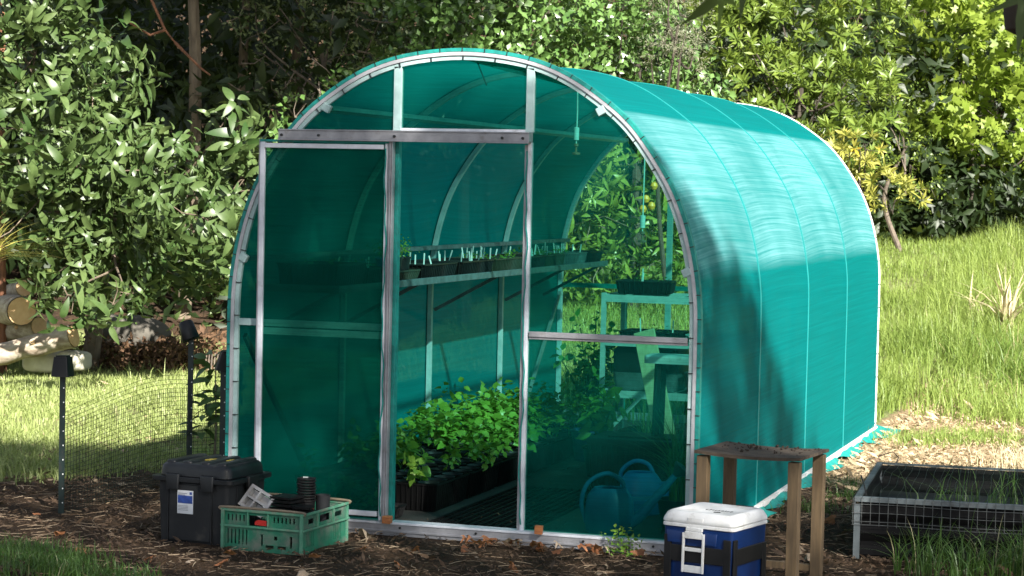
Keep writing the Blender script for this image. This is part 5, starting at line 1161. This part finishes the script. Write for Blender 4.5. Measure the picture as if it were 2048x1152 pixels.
patch('dry_grass', 'brown dry grass stalks along the edge of the straw behind the raised bed', [(3.7, 4.2), (4.1, 4.3), (4.4, 4.8), (3.9, 5.0), (4.5, 4.0)], 2200, .22, L['straw'], .2, .005, sd=6)
# litter
LT = [twig(leaf(.05, .012, 2, .1, .1), 1, .0, 85, seed=s) for s in range(3)]+[twig(leaf(.035, .022, 2, .3, .4), 1, 0, 85, seed=9)]
def litter(name, label, n, x0, x1, y0, y1, cond, mat, size, sd):
    g = np.random.default_rng(sd); P = field(n, x0, x1, y0, y1, cond, g); n = len(P); P[:, 2] += .004+.012*g.random(n)
    a = g.random(n)*6.28; D = np.stack([np.cos(a), np.sin(a), g.normal(0, .25, n)], 1)
    # lay pieces flat: template leaf lies across its axis
    W_s = size*g.lognormal(0, .45, n); V, F, T = scatter(LT, P, np.stack([g.normal(0, .25, n), g.normal(0, .25, n), np.ones(n)], 1), W_s, g, g.beta(1.6, 2.6, n))
    o = np_mesh(name, V, F, mat, None, T, smooth=False); o['kind'] = 'stuff'; return tag(o, label, 'litter')
notin = lambda x, y: ~((x > -.06) & (x < 2.5) & (y > -.06) & (y < 5.9))
litter('leaf_litter', 'brown bark chips and dead leaf litter over the foreground soil', 42000, -2.6, 5.0, -2.6, 4.5, lambda x, y: (1-grassy(x, y)*.8)*notin(x, y)*(1-.5*strawy(x, y)), L['litter'], .62, 1)
litter('leaf_litter', 'dry straw and chips on the ground along the right of the tunnel', 26000, 2.45, 5.5, 1.8, 9.8, lambda x, y: np.clip(strawy(x, y)+.15, 0, 1), L['strawlitter'], .85, 2)
litter('leaf_litter', 'sparse dead leaves lying in the lawn', 1500, -6, -.4, .3, 9, lambda x, y: .9+0*x, L['strawlitter'], 1.0, 3)
g = np.random.default_rng(91); P = field(3200, -2.4, 4.8, -2.4, 3.2, lambda x, y: (1-grassy(x, y)*.8)*notin(x, y), g); n = len(P); P[:, 2] += .006+.01*g.random(n); sm = MB()
for p in P:
    a = g.random()*6.28; l_ = g.lognormal(-3.3, .5); d_ = np.array([math.cos(a)*l_, math.sin(a)*l_, 0]); k_ = np.array([-d_[1], d_[0], 0])*g.normal(0, .25); sm.tube([p-d_, p+k_+np.array([0, 0, .004]), p+d_+np.array([0, 0, g.random()*.01])], g.uniform(.0009, .0022), 3, False)
M['straws'] = pm('bleached_straw', (.40, .31, .21), (.14, .09, .055), rough=.9, scale=6)
o = sm.build('straw_litter', M['straws']); o['kind'] = 'stuff'; tag(o, 'thin bleached stalks and twigs strewn over the foreground soil', 'litter')
litter('floor_debris', 'scattered soil and leaf crumbs on the greenhouse floor mat', 900, .9, 2.3, .1, 4.5, lambda x, y: 1+0*x, L['litter'], .5, 4)
DRY = lobed(.075, 5, .45); g = np.random.default_rng(81)
dryme = [None, None]
spots = [(1.35, -.13), (1.48, -.12), (1.60, -.16), (1.72, -.15), (1.98, -.14), (2.12, -.13), (2.24, -.20), (.98, -.62), (.78, -.17), (1.25, -.9), (1.75, -.75), (2.15, -.55), (.55, -1.2), (.2, -1.25), (1.0, -1.35), (1.55, -1.3), (2.9, 1.3), (2.8, .6), (-.9, -.35), (-.5, -.9), (3.0, .1), (1.86, -.30), (1.4, -.35), (.9, -.35), (1.31, -.10), (1.42, -.09), (1.53, -.10), (1.57, -.09), (1.66, -.12), (1.78, -.10), (1.90, -.11), (1.95, -.09), (2.03, -.12), (1.69, -.20), (1.45, -.22), (.70, -.45), (.45, -1.0), (1.2, -.5), (2.2, -.8), (1.9, -1.1), (2.75, 1.0), (2.9, .3), (.85, -.95), (-.2, -1.2)]
for k, (x, y) in enumerate(spots):
    j = k % 3 == 2; V_ = DRY[0].copy(); V_[:, 2] += .02*np.sin(V_[:, 0]*60)+.015*np.cos(V_[:, 1]*50)
    if dryme[j] is None: o = np_mesh('fallen_leaf', V_, DRY[1], L['palleaf' if j else 'dryleaf'], None, np.linspace(.2, .9, len(V_)), smooth=False); dryme[j] = o.data
    else: o = link(bpy.data.objects.new('fallen_leaf', dryme[j]))
    o.location = (x, y, .025+.012*g.random()+(0 if y > -.3 else 0)); o.rotation_euler = (g.normal(0, .35), g.normal(0, .35)+(.0), g.random()*6.28); s = g.uniform(.5, .95)*(1.0 if y > -.3 else .8); o.scale = (s, s, s)
    tag(o, 'pale curled dead leaf lying on the bark litter before the greenhouse' if j else 'orange brown curled dead leaf lying on the bark litter before the greenhouse', 'fallen leaf', 'fallen leaves before the greenhouse')
WEED = [twig(leaf(.045, .03, 2, .2, .3), 6, .06, 75, seed=s) for s in range(3)]
t = thing('weed', 'small green weed growing against the sill near the cooler', 'weed', (2.13, -.16, 0)); n = 26; P = np.stack([g.normal(0, .05, n), g.normal(0, .03, n), g.uniform(.01, .10, n)], 1)
V, F, T = scatter(WEED, P, np.tile([0, 0, 1.], (n, 1))+g.normal(0, .5, (n, 3)), g.uniform(.4, .9, n), g); np_mesh('leaves', V, F, L['seedling'], t, T)
